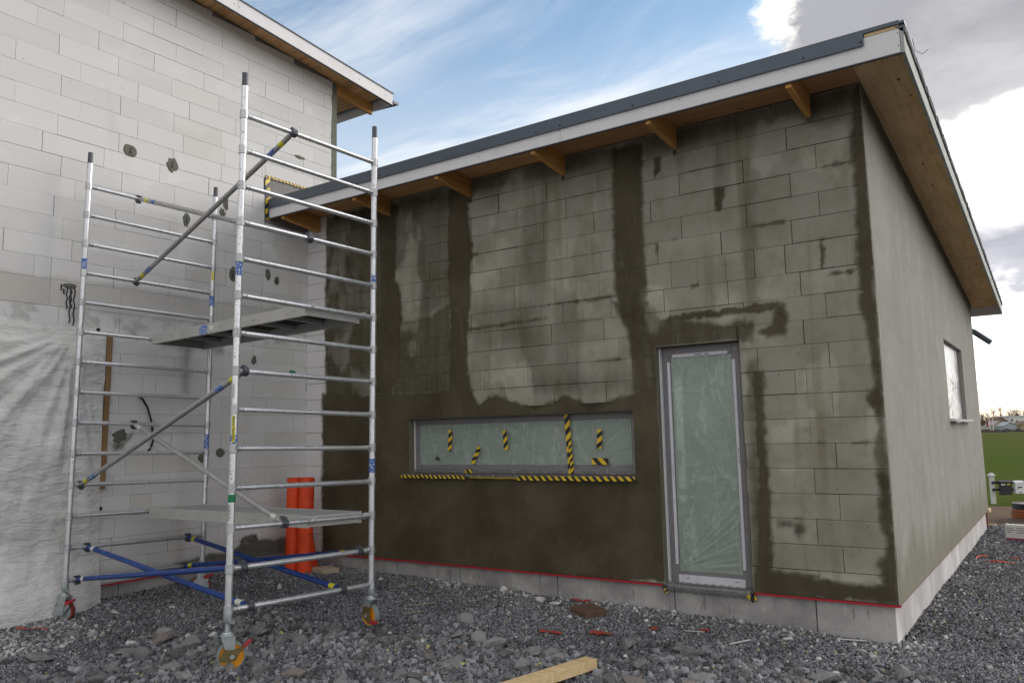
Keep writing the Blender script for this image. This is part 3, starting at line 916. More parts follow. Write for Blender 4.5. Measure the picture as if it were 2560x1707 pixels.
def block(parent, axis, plane, a, b, c, d, mat, sgn, jit=.0):
    """one aerated block: face with a small arris; axis 'y' -> face at y=plane looking -Y; 'x' -> face at x=plane looking +X"""
    j = random.choice((random.uniform(.0002, .0005), random.uniform(.0008, .0014), random.uniform(.0018, .0036)))
    jv = random.choice((random.uniform(.0002, .0005), random.uniform(.0007, .0012), random.uniform(.0014, .0028)))
    if axis == 'y': j, jv = j * 1.5 + .0003, jv * 1.5 + .0004
    a, b, c, d = a + j, b - j, c + jv, d - jv
    e = .0010
    off = random.uniform(-.0006, .0014)
    dep = .016
    P2 = [(a, c), (b, c), (b, d), (a, d)]
    Q2 = [(a + e, c + e), (b - e, c + e), (b - e, d - e), (a + e, d - e)]
    # chipped corner on some
    if random.random() < .28:
        i = random.randrange(4); s = random.uniform(.006, .018)
        cx, cz = Q2[i]; Q2[i] = (cx + (s if i in (0, 3) else -s), cz + (s * .7 if i in (0, 1) else -s * .7))
    if axis == 'y': mk = lambda u, w, q: (u, plane + q - off * 0, w)
    else: mk = lambda u, w, q: (plane - q, u, w)
    vs = [mk(u, w, dep) for u, w in P2] + [mk(u, w, e) for u, w in P2] + [mk(u, w, -off) for u, w in Q2]
    fs = []
    for k in range(4):
        m = (k + 1) % 4
        fs += [(k, m, m + 4, k + 4), (k + 4, m + 4, m + 8, k + 8)]
    fs += [(8, 9, 10, 11)]
    if axis == 'x': pass
    return link_mesh('block', vs, [f if axis == 'y' else f for f in fs], mat, parent)


ROOF_S = .0975
def ztop_front(y): return 4.09 - .0995 * y
def ztop_main(y): return 6.098 - .09 * (y - .424)

WIN = (-4.885, -2.130, .940, 1.530)
DOOR = (-1.885, -1.105, -.02, 2.095)
annex = thing('annex_building', (-3.3, 0, -.25), 'low flat-roofed annex half coated in dark wet basecoat, with projecting timber eaves', 'building')
house = thing('main_house', (-LM, -2, -.2), 'taller white block house behind the scaffold tower, with its eaves cut by the top edge', 'building')

# ---- annex front wall
for k in range(0, 21):
    z0, z1 = zf(k), zf(k + 1)
    if k == 0: z0 = .003
    z1 = min(z1, 4.086)
    if z1 - z0 < .02: continue
    e = fill_row(FRONT.get(k, []), -6.572, -.0005, k)
    for a, b in zip(e[:-1], e[1:]):
        rc = rect_minus(rect_minus([(a, b, z0, z1)], WIN), DOOR)
        for q in rc:
            if q[1] <= -1.9 and q[0] > -6.2 and q[3] < 1.62: continue      # fully buried under the thick coat
            block(annex, 'y', 0.0, *q, M['primed'], -1)


def sheet_with_holes(name, axis, plane, us, ws, holes, mat, parent, depth, topf=None, sgn=1):
    """solid wall with rectangular openings: outer face, inner face and the reveals between them.
    axis 'y': face y=plane, body towards +y; axis 'x': face x=plane, body towards -x (sgn=1) """
    us = sorted(set(us + [h[0] for h in holes] + [h[1] for h in holes])); ws = sorted(set(ws + [h[2] for h in holes] + [h[3] for h in holes]))
    mb = MB()
    inh = lambda u, w: any(h[0] < u < h[1] and h[2] < w < h[3] for h in holes)
    pt = (lambda u, w, q: (u, plane + q, w)) if axis == 'y' else (lambda u, w, q: (plane - q * sgn, u, w))
    W2 = lambda u, w: topf(u) if (topf and w == ws[-1]) else w
    for i in range(len(us) - 1):
        for j in range(len(ws) - 1):
            a, b, c, d = us[i], us[i + 1], ws[j], ws[j + 1]
            if inh((a + b) / 2, (c + d) / 2): continue
            for q in (0, depth):
                mb.add([pt(a, c, q), pt(b, c, q), pt(b, W2(b, d), q), pt(a, W2(a, d), q)], [(0, 1, 2, 3)])
    for h in holes:
        a, b, c, d = h
        for p, q in (((a, c), (b, c)), ((b, c), (b, d)), ((b, d), (a, d)), ((a, d), (a, c))):
            mb.add([pt(*p, 0), pt(*q, 0), pt(*q, depth), pt(*p, depth)], [(0, 1, 2, 3)])
    a, b, c, d = us[0], us[-1], ws[0], ws[-1]
    for p, q in (((a, c), (b, c)), ((b, c), (b, W2(b, d))), ((b, W2(b, d)), (a, W2(a, d))), ((a, W2(a, d)), (a, c))):
        mb.add([pt(*p, 0), pt(*q, 0), pt(*q, depth), pt(*p, depth)], [(0, 1, 2, 3)])
    return mb.go(name, mat, parent)


sheet_with_holes('wall_core', 'y', .010, [-6.58, -.3], [.0, 4.084], [WIN, DOOR], M['mortar'], annex, .28)
# reveals of both openings, dressed in basecoat
for nm, h in (('window_reveal', WIN), ('door_reveal', DOOR)):
    mb = MB(); t = .004
    a, b, c, d = h
    mb.box((a, -.001, c), (a + t, .11, d)); mb.box((b - t, -.001, c), (b, .11, d)); mb.box((a + t, -.001, d - t), (b - t, .11, d))
    mb.go(nm, simple('reveal_basecoat_' + nm, (.17, .16, .12), .9, var=.2, scale=14, bump=.3), annex)

COAT = [
 (0.74,[(-6.22, 4.07), (-5.23, 4.05), (-5.1, 1.84), (-5.15, -0.03), (-6.26, -0.06), (-6.29, 0.86), (-6.21, 1.9), (-6.25, 2.65)]),
 (0.95,[(-5.34, 4.04), (-5.04, 4.02), (-5.07, 3.14), (-4.96, 2.83), (-5.0, 2.09), (-5.14, 1.82), (-5.41, 1.84), (-5.32, 2.87)]),
 (0.42,[(-5.09, 4.03), (-4.24, 4.01), (-4.26, 2.75), (-5.07, 2.54)]),
 (0.62,[(-5.1, 2.67), (-4.58, 2.66), (-4.26, 2.8), (-4.25, 1.78), (-5.14, 1.82)]),
 (0.97,[(-4.26, 4.03), (-3.98, 4.01), (-4.01, 3.58), (-3.95, 3.38), (-4.0, 2.72), (-4.05, 2.3), (-4.0, 1.77), (-4.31, 1.78), (-4.28, 2.75), (-4.3, 3.43)]),
 (0.18,[(-3.32, 3.65), (-2.99, 3.63), (-3.03, 1.74), (-3.35, 1.74)]),
 (0.16,[(-2.96, 2.74), (-2.66, 2.72), (-2.65, 1.7), (-2.97, 1.72)]),
 (0.88,[(-2.23, 4.05), (-1.93, 4.02), (-1.96, 3.07), (-1.93, 2.49), (-1.99, 2.09), (-1.93, 1.67), (-2.06, 1.68), (-2.16, 2.27), (-2.25, 2.52), (-2.27, 3.12)]),
 (0.7,[(-2.31, 2.57), (-1.89, 2.48), (-1.77, 2.29), (-1.82, 1.68), (-2.12, 1.7), (-2.12, 2.18)]),
 (0.98,[(-6.28, 1.88), (-5.14, 1.82), (-4.01, 1.82), (-3.9, 1.66), (-3.68, 1.75), (-3.2, 1.6), (-2.84, 1.71), (-2.56, 1.58), (-2.05, 1.7), (-1.92, 1.77), (-1.8, 1.66), (-1.76, -0.0), (-3.4, -0.02), (-6.26, -0.08)]),
 (0.18,[(-3.97, 2.72), (-3.22, 2.68), (-3.18, 2.23), (-3.98, 2.25)]),
 (0.22,[(-3.98, 1.88), (-2.13, 1.9), (-2.14, 1.7), (-3.99, 1.79)]),
 (0.78,[(-1.98, 2.31), (-1.64, 2.32), (-1.32, 2.25), (-0.98, 2.25), (-0.97, 2.05), (-1.1, 2.08), (-1.86, 2.08)]),
 (0.95,[(-1.99, 2.25), (-1.84, 2.18), (-1.84, 1.68), (-1.86, -0.01), (-2.0, -0.03), (-1.92, 1.69)]),
 (0.9,[(-1.9, 2.33), (-1.64, 2.37), (-1.32, 2.37), (-1.01, 2.38), (-0.75, 2.39), (-0.73, 2.34), (-0.94, 2.31), (-1.32, 2.31), (-1.64, 2.31), (-1.9, 2.28)]),
 (0.92,[(-0.8, 2.36), (-0.71, 2.39), (-0.68, 2.22), (-0.73, 2.1), (-0.84, 2.11), (-0.95, 2.14), (-0.83, 2.2)]),
 (0.55,[(-1.1, 2.1), (-0.97, 2.05), (-0.98, 1.28), (-0.98, 0.01), (-1.12, 0.03), (-1.08, 0.92), (-1.07, 1.65)]),
 (0.9,[(-1.01, 1.83), (-0.92, 1.82), (-0.93, 1.28), (-0.92, 0.92), (-0.94, 0.08), (-1.06, 0.07), (-1.02, 0.92)]),
 (0.97,[(-1.08, 0.21), (-0.92, 0.19), (-0.61, 0.16), (-0.42, 0.14), (-0.23, 0.14), (-0.07, 0.15), (0.01, -0.01), (-1.11, -0.02)]),
 (0.9,[(-0.04, 4.1), (0.01, 4.08), (0.0, 2.07), (-0.0, 0.0), (-0.09, -0.01), (-0.12, 0.28), (-0.06, 0.44), (-0.11, 0.64), (-0.08, 0.86), (-0.11, 1.13), (-0.07, 1.36), (-0.13, 1.53), (-0.06, 1.66), (-0.06, 1.87), (-0.09, 2.08), (-0.12, 2.29), (-0.12, 2.64), (-0.1, 3.27), (-0.1, 3.6), (-0.07, 3.85)]),
 (0.35,[(-0.47, 4.04), (-0.0, 4.09), (-0.02, 3.8), (-0.48, 3.76)]),
 (0.22,[(-1.01, 3.69), (-0.84, 3.69), (-0.93, 2.38), (-1.08, 2.39)]),
 (0.2,[(-1.24, 3.86), (-1.12, 3.86), (-1.15, 3.45), (-1.24, 3.42)]),
 (0.8,[(-1.82, 3.85), (-1.74, 3.85), (-1.76, 3.71), (-1.82, 3.67)]),
 (0.8,[(-1.26, 3.46), (-1.15, 3.45), (-1.17, 3.35), (-1.21, 3.24), (-1.25, 3.25)]),
 (0.7,[(-0.38, 2.86), (-0.36, 2.86), (-0.37, 2.61), (-0.4, 2.61)]),
 (0.7,[(-0.34, 2.58), (-0.07, 2.59), (-0.08, 2.55), (-0.34, 2.54)]),
 (0.7,[(-1.84, 3.05), (-1.81, 3.04), (-1.82, 2.89), (-1.84, 2.89)]),
 (0.7,[(-0.88, 0.59), (-0.68, 0.58), (-0.65, 0.53), (-0.71, 0.44), (-0.75, 0.54), (-0.88, 0.54)]),
 (0.7,[(-0.97, 0.18), (-0.56, 0.18), (-0.56, 0.14), (-0.97, 0.16)]),
 (0.6,[(-2.81, 2.63), (-1.88, 2.64), (-1.88, 2.6), (-2.81, 2.58)]),
 (0.6,[(-4.12, 2.47), (-3.02, 2.5), (-3.02, 2.46), (-4.12, 2.43)]),
 (0.3,[(-6.15, 4.16), (-0.05, 4.1), (-0.07, 3.88), (-6.14, 3.94)]),  # band below the soffit: damp, with eaves shade put into the cover
 (0.12,[(-5.12, 4.08), (-0.04, 3.95), (-0.07, 0.22), (-5.15, -0.03)]),
]
for xr in (-5.137, -3.948, -2.766, -1.58, -.394):
    COAT.append((.85, [(xr - .05, 3.90), (xr, 3.90), (xr, 3.835), (xr - .045, 3.835)]))


def poly_sdf(X_, Z_, poly):
    """signed distance (positive inside)"""
    d2 = np.full(X_.shape, 1e9); inside = np.zeros(X_.shape, bool)
    n = len(poly)
    for i in range(n):
        ax, ay = poly[i]; bx, by = poly[(i + 1) % n]
        ex, ey = bx - ax, by - ay
        t = np.clip(((X_ - ax) * ex + (Z_ - ay) * ey) / (ex * ex + ey * ey + 1e-12), 0, 1)
        d2 = np.minimum(d2, (X_ - ax - t * ex) ** 2 + (Z_ - ay - t * ey) ** 2)
        cond = ((ay > Z_) != (by > Z_)) & (X_ < (bx - ax) * (Z_ - ay) / (by - ay + 1e-12) + ax)
        inside ^= cond
    d = np.sqrt(d2)
    return np.where(inside, d, -d)


def coat_film(name, axis, plane, u0, u1, w0, w1, step, layers, mat, parent, holes=(), joints=0, seed=1):
    U, Wd = np.meshgrid(np.arange(u0, u1 + step / 2, step), np.arange(w0, w1 + step / 2, step))
    wob = (fbm2(U + 20, Wd + 20, seed, 4, 16) - .5) * .045 + (fbm2(U + 20, Wd + 20, seed + 7, 3, 3) - .5) * .03
    wobs = (fbm2(U + 50, Wd + 20, seed + 3, 4, 22) - .5) * .05
    tex = fbm2(U * 1.0 + 9, Wd * .8 + 9, seed + 5, 5, 5)
    cov = np.zeros(U.shape)
    for a, poly in layers:
        small = min(max(p[0] for p in poly) - min(p[0] for p in poly), max(p[1] for p in poly) - min(p[1] for p in poly)) < .14
        d = poly_sdf(U, Wd, poly)
        if a < .6: s = smooth01(d + wob * 1.3, -.07, .09) * (.55 + .9 * tex)
        elif small: s = smooth01(d + wobs, -.010, .016) * (.75 + .4 * tex)
        else: s = smooth01(d + wob * .9 + wobs * .7, -.030, .036)
        cov = np.maximum(cov, a * np.clip(s, 0, 1.05)) if a >= .6 else cov + (1 - cov) * a * np.clip(s, 0, 1.1)
    if joints:
        rr = np.random.default_rng(seed + 40)
        for _ in range(joints):
            k = rr.integers(1, 20); zz = zf(k); ux = rr.uniform(u0, u1); L_ = rr.uniform(.04, .35)
            d = np.minimum(L_ / 2 - np.abs(U - ux), .010 + .014 * rr.random() - np.abs(Wd - zz))
            cov = np.maximum(cov, rr.uniform(.25, .6) * smooth01(d + wobs * .7, -.006, .012))
    cov = np.clip(cov, 0, 1)
    # trowelled thin areas let some of the block show through
    drop = smooth01(fbm2(U * .9 + 3, Wd * .55 + 1, seed + 11, 5, 3.0), .60, .74) * .4
    cov = np.clip(cov - drop * (cov < .93), 0, 1)
    thick = .0022 + .0012 * cov + (fbm2(U, Wd, seed + 2, 3, 12) - .5) * .0012
    for h in holes:
        ins = (U > h[0]) & (U < h[1]) & (Wd > h[2]) & (Wd < h[3])
        cov[ins] = 0
    ii = np.arange(U.size).reshape(U.shape)
    f = np.stack([ii[:-1, :-1], ii[:-1, 1:], ii[1:, 1:], ii[1:, :-1]], -1).reshape(-1, 4)
    m4 = lambda A, fn: fn(np.stack([A[:-1, :-1], A[:-1, 1:], A[1:, 1:], A[1:, :-1]], -1), -1).ravel()
    keep = m4(cov, np.max) > .03
    uc, wc = m4(U, np.mean), m4(Wd, np.mean)
    for h in holes: keep &= ~((uc > h[0]) & (uc < h[1]) & (wc > h[2]) & (wc < h[3]))
    f = f[keep]
    used = np.unique(f); re_ = np.full(U.size, -1); re_[used] = np.arange(len(used))
    P3 = np.stack([U, plane - thick, Wd], -1) if axis == 'y' else np.stack([plane + thick, U, Wd], -1)
    P3 = P3.reshape(-1, 3)[used]
    return link_mesh(name, P3, re_[f], mat, parent, smooth=True, attrs={'cover': cov.ravel()[used]})


coat_film('basecoat_layer', 'y', 0.0, -6.36, -.0005, .0, 4.08, .0155, COAT, M['coat'], annex, (WIN, DOOR), 46, 1)

# ---- annex side wall (x = 0 faces +X), rear and roof
SW = (4.08, 6.02, 1.405, 2.365)
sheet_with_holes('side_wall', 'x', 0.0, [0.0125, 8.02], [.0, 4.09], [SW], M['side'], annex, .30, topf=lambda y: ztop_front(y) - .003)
RW = (-5.45, -4.86, .0, 2.40)  # unseen rear opening, added for the bright band behind the door film
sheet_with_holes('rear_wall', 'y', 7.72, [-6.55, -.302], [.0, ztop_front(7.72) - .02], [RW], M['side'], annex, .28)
box('room_floor', (-6.55, .30, -.06), (-.31, 7.70, .0), M['room'], annex)
box('partition_wall', (-6.55, .31, .001), (-6.50, 7.70, 3.2), M['room'], annex)

# plinth panels
pf = [-6.574, -5.40, -4.214, -3.019, -1.818, -.619, -.040]
for a, b in zip(pf[:-1], pf[1:]):
    bevel(box('plinth_panel', (a + .004, .030, -.62), (b - (.004 if b < -.1 else 0), .28, -.018), M['plinth_f'], annex), .004)
ps = [.030, .38, 1.52, 2.69, 4.25, 5.93, 7.30, 7.96]
for i, (a, b) in enumerate(zip(ps[:-1], ps[1:])):
    bevel(box('plinth_panel', (-.33, max(a, .285) + .003 if i else .282, -.62), (-.0385, b - .003, -.020), M['plinth_s'], annex), .004)
box('plinth_panel', (-.30, .0301, -.62), (-.0385, .281, -.019), M['plinth_s'], annex)
box('base_rail', (-6.26, -.010, -.016), (-1.90, .05, -.001), M['rail'], annex)
box('base_rail', (-1.09, -.010, -.016), (.004, .05, -.001), M['rail'], annex)
box('base_rail', (-.05, .052, -.004), (.0015, 8.02, -.001), M['rail_d'], annex)
box('red_end_board', (-.06, 8.03, -.32), (-.022, 8.06, .0), M['rail_d'], annex)

# roof slab, soffits, rafters, fascias
S = lambda y, off=0: ztop_front(y) + off
OF, OS, YR = -.6, .414, 8.46
mb = MB()
lo = .022
mb.hexa([(-6.56, OF + .03, S(OF + .03, lo)), (OS - .03, OF + .03, S(OF + .03, lo)), (OS - .03, YR - .03, S(YR - .03, lo)), (-6.56, YR - .03, S(YR - .03, lo))],
        [(-6.56, OF + .03, S(OF + .03, .10)), (OS - .03, OF + .03, S(OF + .03, .10)), (OS - .03, YR - .03, S(YR - .03, .10)), (-6.56, YR - .03, S(YR - .03, .10))])
mb.go('roof', M['bitumen'], annex)
RX = [-6.330, -5.137, -3.948, -2.766, -1.580, -.394]
edges = [-6.572] + [q for x in RX for q in (x - .045, x)] + [-.0015]


def slopebox(name, x0, x1, y0, y1, b, t, mat, parent=annex, sf=S):
    m = MB().hexa([(x0, y0, sf(y0, b)), (x1, y0, sf(y0, b)), (x1, y1, sf(y1, b)), (x0, y1, sf(y1, b))],
                  [(x0, y0, sf(y0, t)), (x1, y0, sf(y0, t)), (x1, y1, sf(y1, t)), (x0, y1, sf(y1, t))])
    return m.go(name, mat, parent)


for i in range(0, len(edges) - 1, 2):
    slopebox('soffit_board', edges[i] + .001, edges[i + 1] - .001, OF + .028, -.003, 0, .02, M['soffitx'])
for x in RX:
    bevel(slopebox('rafter_tail', x - .045, x, OF + .0275, -.002, -.195, .0195, M['rafter']), .002)
ys_ = [OF + .028, .55, 1.75, 2.95, 4.15, 5.35, 6.55, 7.75, YR - .028]
for a, b in zip(ys_[:-1], ys_[1:]):
    slopebox('soffit_board', .0015, OS - .028, a + .0012, b - .0012, 0, .02, M['soffit'])
# white fascias
fb = lambda y: 3.984 - .0971 * (y + .6)
xf = [-6.574, -2.46, .388]
for a, b in zip(xf[:-1], xf[1:]):
    bevel(box('fascia_board', (a, OF, 3.990), (b - .002, OF + .025, 4.168), M['fascia'], annex), .0015)
box('fascia_lower_edge', (-6.574, OF - .002, 3.982), (.388, OF + .027, 3.9895), M['fascia_edge'], annex)
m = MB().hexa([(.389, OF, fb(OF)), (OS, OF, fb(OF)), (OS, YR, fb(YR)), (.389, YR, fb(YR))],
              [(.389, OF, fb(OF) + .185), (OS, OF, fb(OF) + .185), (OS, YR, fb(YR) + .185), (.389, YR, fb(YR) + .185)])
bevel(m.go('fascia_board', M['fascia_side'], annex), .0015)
box('fascia_board', (-6.5, YR - .024, fb(YR) + .002), (.387, YR - .001, fb(YR) + .18), M['fascia'], annex)
# felt folded over the side fascia: lumpy edge
rr = np.random.default_rng(3)
yy = np.linspace(OF, YR, 90)
mb = MB()
for a, b in zip(yy[:-1], yy[1:]):
    h1, o1 = .0 + rr.random() * .012, rr.random() * .006
    mb.hexa([(OS + .001, a, fb(a) + .150 - h1), (OS + .010 + o1, a, fb(a) + .150 - h1), (OS + .010 + o1, b, fb(b) + .150 - h1), (OS + .001, b, fb(b) + .150 - h1)],
            [(OS - .06, a, fb(a) + .205), (OS + .010 + o1, a, fb(a) + .203 + h1 * .5), (OS + .010 + o1, b, fb(b) + .203), (OS - .06, b, fb(b) + .205)])
mb.go('roof_felt_edge', M['bitumen'], annex)
# slate grey flashing, screwed, stopping short of the corner
segs = [(-6.574, -4.76), (-4.76, -2.44), (-2.44, .150)]
for i, (a, b) in enumerate(segs):
    mb = MB()
    yb = OF - .014 - .0015 * (i % 2)
    mb.box((a, yb, 4.113), (b - .001, yb + .004, 4.214))
    mb.box((a, yb, 4.2145), (b - .001, OF + .09, 4.218))
    mb.box((a, yb - .007, 4.106), (b - .001, yb + .003, 4.1125))
    mb.go('roof_flashing', M['flash'], annex)
for x in (-6.1, -5.15, -4.72, -3.72, -2.72, -2.46, -1.72, -.95, -.28, .13):
    mb = MB(); mb.tube((x, OF - .021, 4.137), (x, OF - .0145, 4.137), .007, seg=8)
    mb.go('screw', M['ink'], annex)
box('timber_packer', (.152, OF + .001, 4.172), (.386, OF + .02, 4.196), M['pine'], annex)
box('roof_flashing', (.148, OF - .012, 4.198), (.425, OF + .1, 4.217), M['flash'], annex)
box('flashing_end_cap', (-6.572, OF - .016, 3.99), (-6.560, OF - .0006, 4.105), M['flash'], annex)
for x, z in ((.375, 4.135), (.375, 4.04), (-.42, 4.07), (-1.3, 4.08), (-2.48, 4.02), (-2.44, 4.02), (-2.48, 4.09), (-3.4, 4.05), (-4.9, 4.05)):
    MB().tube((x, OF - .001, z), (x, OF + .002, z), .0045, seg=8).go('nail_head', M['ink'], annex)
# steel drain pipe poking out behind the far corner and a loose wire on the eaves
p = MB().path([(-.35, 8.22, 3.0), (-.10, 8.25, 2.885), (.0, 8.28, 2.84), (.225, 8.32, 2.645)], .046, 14).go('drain_pipe', M['flash'], annex)
autosmooth(p)
MB().path([(.05, 8.35, 3.08), (.08, 8.35, 3.02), (.11, 8.36, 2.96), (.19, 8.37, 2.86), (.21, 8.36, 2.74)], .003, 5).go('loose_wire', M['ink'], annex)
MB().path([(.45, -.45, 4.13), (.46, -.44, 4.04), (.50, -.40, 4.02), (.54, -.38, 4.05)], .0022, 5).go('loose_wire', M['hook'], annex)
# ------------------------------------------------------------------ windows and door of the annex
def film_grid(name, u0, u1, w0, w1, y, mat, parent, seed, amp=.006, step=.02, conv=None):
    U, Wd = np.meshgrid(np.linspace(u0, u1, max(3, int((u1 - u0) / step))), np.linspace(w0, w1, max(3, int((w1 - w0) / step))))
    d = (fbm2(U, Wd, seed, 3, 4) - .5) * amp * 1.6
    if conv:
        ang = np.arctan2(Wd - conv[1], U - conv[0]); rad = np.hypot(Wd - conv[1], U - conv[0])
        d = d + (fbm2(ang * 6, rad * .3, seed + 1, 4, 4) - .5) * amp * 2.6 * np.exp(-rad / 1.4)
    e = np.minimum.reduce([U - u0, u1 - U, Wd - w0, w1 - Wd]); d = d * smooth01(e, 0, .08)
    ii = np.arange(U.size).reshape(U.shape)
    f = np.stack([ii[:-1, :-1], ii[:-1, 1:], ii[1:, 1:], ii[1:, :-1]], -1).reshape(-1, 4)
    return link_mesh(name, np.stack([U, y + d, Wd], -1), f, mat, parent, smooth=True)


def tape(name, p0, p1, w, y, parent, lift=.0006, axis='y', wob=.0015, seed=0):
    """strip of hazard tape with real thickness along p0->p1 in the plane"""
    p0, p1 = np.array(p0, float), np.array(p1, float)
    L_ = np.linalg.norm(p1 - p0); t = (p1 - p0) / L_; s = np.array([-t[1], t[0]])
    k = max(2, int(L_ / .04)); vs, fs, uv = [], [], []
    r = np.random.default_rng(seed + int(abs(p0[0]) * 100))
    for i in range(k + 1):
        c = p0 + t * L_ * i / k + s * r.uniform(-wob, wob) * 1.5
        q = y - lift - r.uniform(0, wob)
        for sg in (-.5, .5):
            a = c + s * w * sg
            if axis == 'y': vs += [(a[0], q, a[1]), (a[0], q + .0008, a[1])]
            else: vs += [(y + lift + (y - q) * 0 + .001 * (i % 2), a[0], a[1]), (y + lift - .0008, a[0], a[1])]
    for i in range(k):
        b = 4 * i
        fs.append((b, b + 4, b + 6, b + 2)); uv += [(i * L_ / k / w, 0), ((i + 1) * L_ / k / w, 0), ((i + 1) * L_ / k / w, 1), (i * L_ / k / w, 1)]
        fs.append((b, b + 1, b + 5, b + 4)); uv += [(i * L_ / k / w, 0)] * 4
        fs.append((b + 2, b + 6, b + 7, b + 3)); uv += [(i * L_ / k / w, 1)] * 4
    return link_mesh(name, vs, fs, M['tape'], parent, uvs=uv)


# wide window
a, b, c, d = WIN
win = MB(); y0, y1 = .100, .170
win.box((a + .004, y0, c), (a + .072, y1, d - .004)).box((b - .080, y0, c), (b - .004, y1, d - .004))
win.box((a + .072, y0, d - .066), (b - .080, y1, d - .004)).box((a + .072, y0, c), (b - .080, y1, c + .086))
win = bevel(win.go('window', M['frame'], annex), .003)
win['label'] = 'low wide strip window under creased polythene'
box('glass_pane', (a + .073, .128, c + .087), (b - .081, .136, d - .067), M['glass'], win)
box('corner_bead', (a + .0045, .086, c), (a + .017, .0995, d - .005), M['bead'], win)
box('rubber_gasket', (a + .072, .1175, c + .0862), (b - .08, .1275, c + .0925), M['ink'], win)
for x in (-4.72, -2.32):
    box('drain_slot', (x - .02, .0985, c + .035), (x + .02, .0998, c + .040), M['ink'], win)
film_grid('milky_polythene_film', a + .074, b - .082, c + .088, d - .068, .110, M['film'], win, 4, .006, .02, (-2.9, .95))
film_grid('polythene_film', a + .02, b - .006, c + .012, d - .006, .086, M['clear'], win, 5, .008, .02, (-2.9, .95))
mb = MB(); mb.box((-4.955, -.050, .905), (-2.118, .100, .938))
sill = bevel(mb.go('window_sill', M['film2'], win), .006, 2)
film_grid('polythene_film', -4.93, -2.14, .941, .985, .081, M['film2'], win, 9, .010, .015)
for i, (p0, p1, w) in enumerate([((-4.35, 1.397), (-4.371, 1.172), .052), ((-3.636, 1.378), (-3.623, 1.180), .052), ((-3.965, 1.215), (-4.061, 1.040), .050),
                                 ((-4.163, .962), (-4.067, .963), .040), ((-2.891, 1.524), (-2.858, .946), .060), ((-2.526, 1.366), (-2.547, 1.184), .054),
                                 ((-2.626, 1.064), (-2.447, 1.064), .062), ((-2.868, 1.30), (-2.842, .96), .035)]):
    tape('hazard_tape_strip', p0, p1, w, .080 - .0015 * (i == 7), win, seed=i)
tape('hazard_tape_strip', (-4.955, .911), (-4.05, .905), .034, -.0525, win, wob=.004, seed=3)
tape('hazard_tape_strip', (-4.0, .906), (-3.35, .902), .016, -.0525, win, wob=.002, seed=5)
tape('hazard_tape_strip', (-3.40, .906), (-2.115, .910), .042, -.0535, win, wob=.003, seed=8)
MB().tube((-4.55, .0795, 1.10), (-4.52, .0795, 1.085), .022, .012, 9).go('mortar_splash', M['mortar'], win)

# glazed door
a, b, c, d = DOOR[0], DOOR[1], .004, DOOR[3]
dr = MB()
dr.box((a + .03, y0, c), (a + .098, y1, d - .005)).box((b - .112, y0, c), (b - .045, y1, d - .005))
dr.box((a + .098, y0, d - .095), (b - .112, y1, d - .005)).box((a + .098, y0, c), (b - .112, y1, .105))
dr = bevel(dr.go('glazed_door', M['frame'], annex), .003)
dr['label'] = 'tall narrow glazed door wrapped in polythene'
gl = (a + .100, b - .114, .108, d - .097)
box('glass_pane', (gl[0], .122, gl[2]), (gl[1], .130, gl[3]), M['glass'], dr)
box('corner_bead', (a + .0045, .060, c), (a + .016, .099, d - .005), M['bead'], dr)
box('side_filler', (a + .0165, .1005, c), (a + .0295, .17, d - .005), M['frame'], dr)
box('side_filler', (b - .0445, .1005, c), (b - .0045, .17, d - .005), M['frame'], dr)
for x, z0_, z1_ in ((-1.806, .165, 1.955), (-1.2, .155, 1.942)):
    box('protective_strip', (x - .012, .0925, z0_), (x + .014, .0995, z1_), M['bead'], dr)
ts = box('protective_strip', (-1.765, .0925, 1.994), (-1.25, .0995, 2.022), M['bead'], dr)
for k, (x, w) in enumerate(((-1.545, .016), (-1.524, .014), (-1.505, .010), (-1.487, .008), (-1.455, .012), (-1.438, .010), (-1.422, .005))):
    box('printed_mark', (x, .0915, 2.001), (x + w, .0922, 2.013 - .003 * (k % 2)), M['ink'], ts)
for k in range(6):
    box('printed_mark', (-1.198, .0915, 1.05 + .022 * k), (-1.192, .0922, 1.064 + .022 * k), M['ink'], dr)
    box('printed_mark', (-1.808, .0915, .92 + .020 * k), (-1.803, .0922, .932 + .020 * k), M['ink'], dr)
box('kick_panel', (-1.795, .0915, .006), (-1.198, .0990, .078), M['bead'], dr)
for x in (-1.71, -1.27):
    box('drain_slot', (x - .018, .0905, .048), (x + .018, .0912, .053), M['ink'], dr)
film_grid('milky_polythene_film', gl[0] + .001, gl[1] - .001, gl[2] + .001, gl[3] - .001, .108, M['film'], dr, 14, .012, .0105, (-1.80, .12))
film_grid('rear_opening_film', RW[0] + .01, RW[1] - .01, .01, 2.39, 7.9, M['foil'], annex, 18, .02, .05)  # added film, keeps the unseen rear opening pale down to the floor
film_grid('polythene_film', a + .02, b - .008, .012, d - .012, .082, M['clear'], dr, 15, .010, .02, (-1.80, .12))
h = MB(); h.box((-1.776, .150, 1.02), (-1.748, .160, 1.16)); h.tube((-1.762, .16, 1.11), (-1.762, .20, 1.11), .01, seg=10); h.box((-1.765, .188, 1.10), (-1.640, .203, 1.122))
h.go('door_handle', M['hook'], dr)
stk = box('sticker', (-1.735, .1195, .408), (-1.668, .1212, .432), M['sticker'], dr)
box('printed_mark', (-1.725, .1185, .417), (-1.68, .1192, .423), M['ink'], stk)
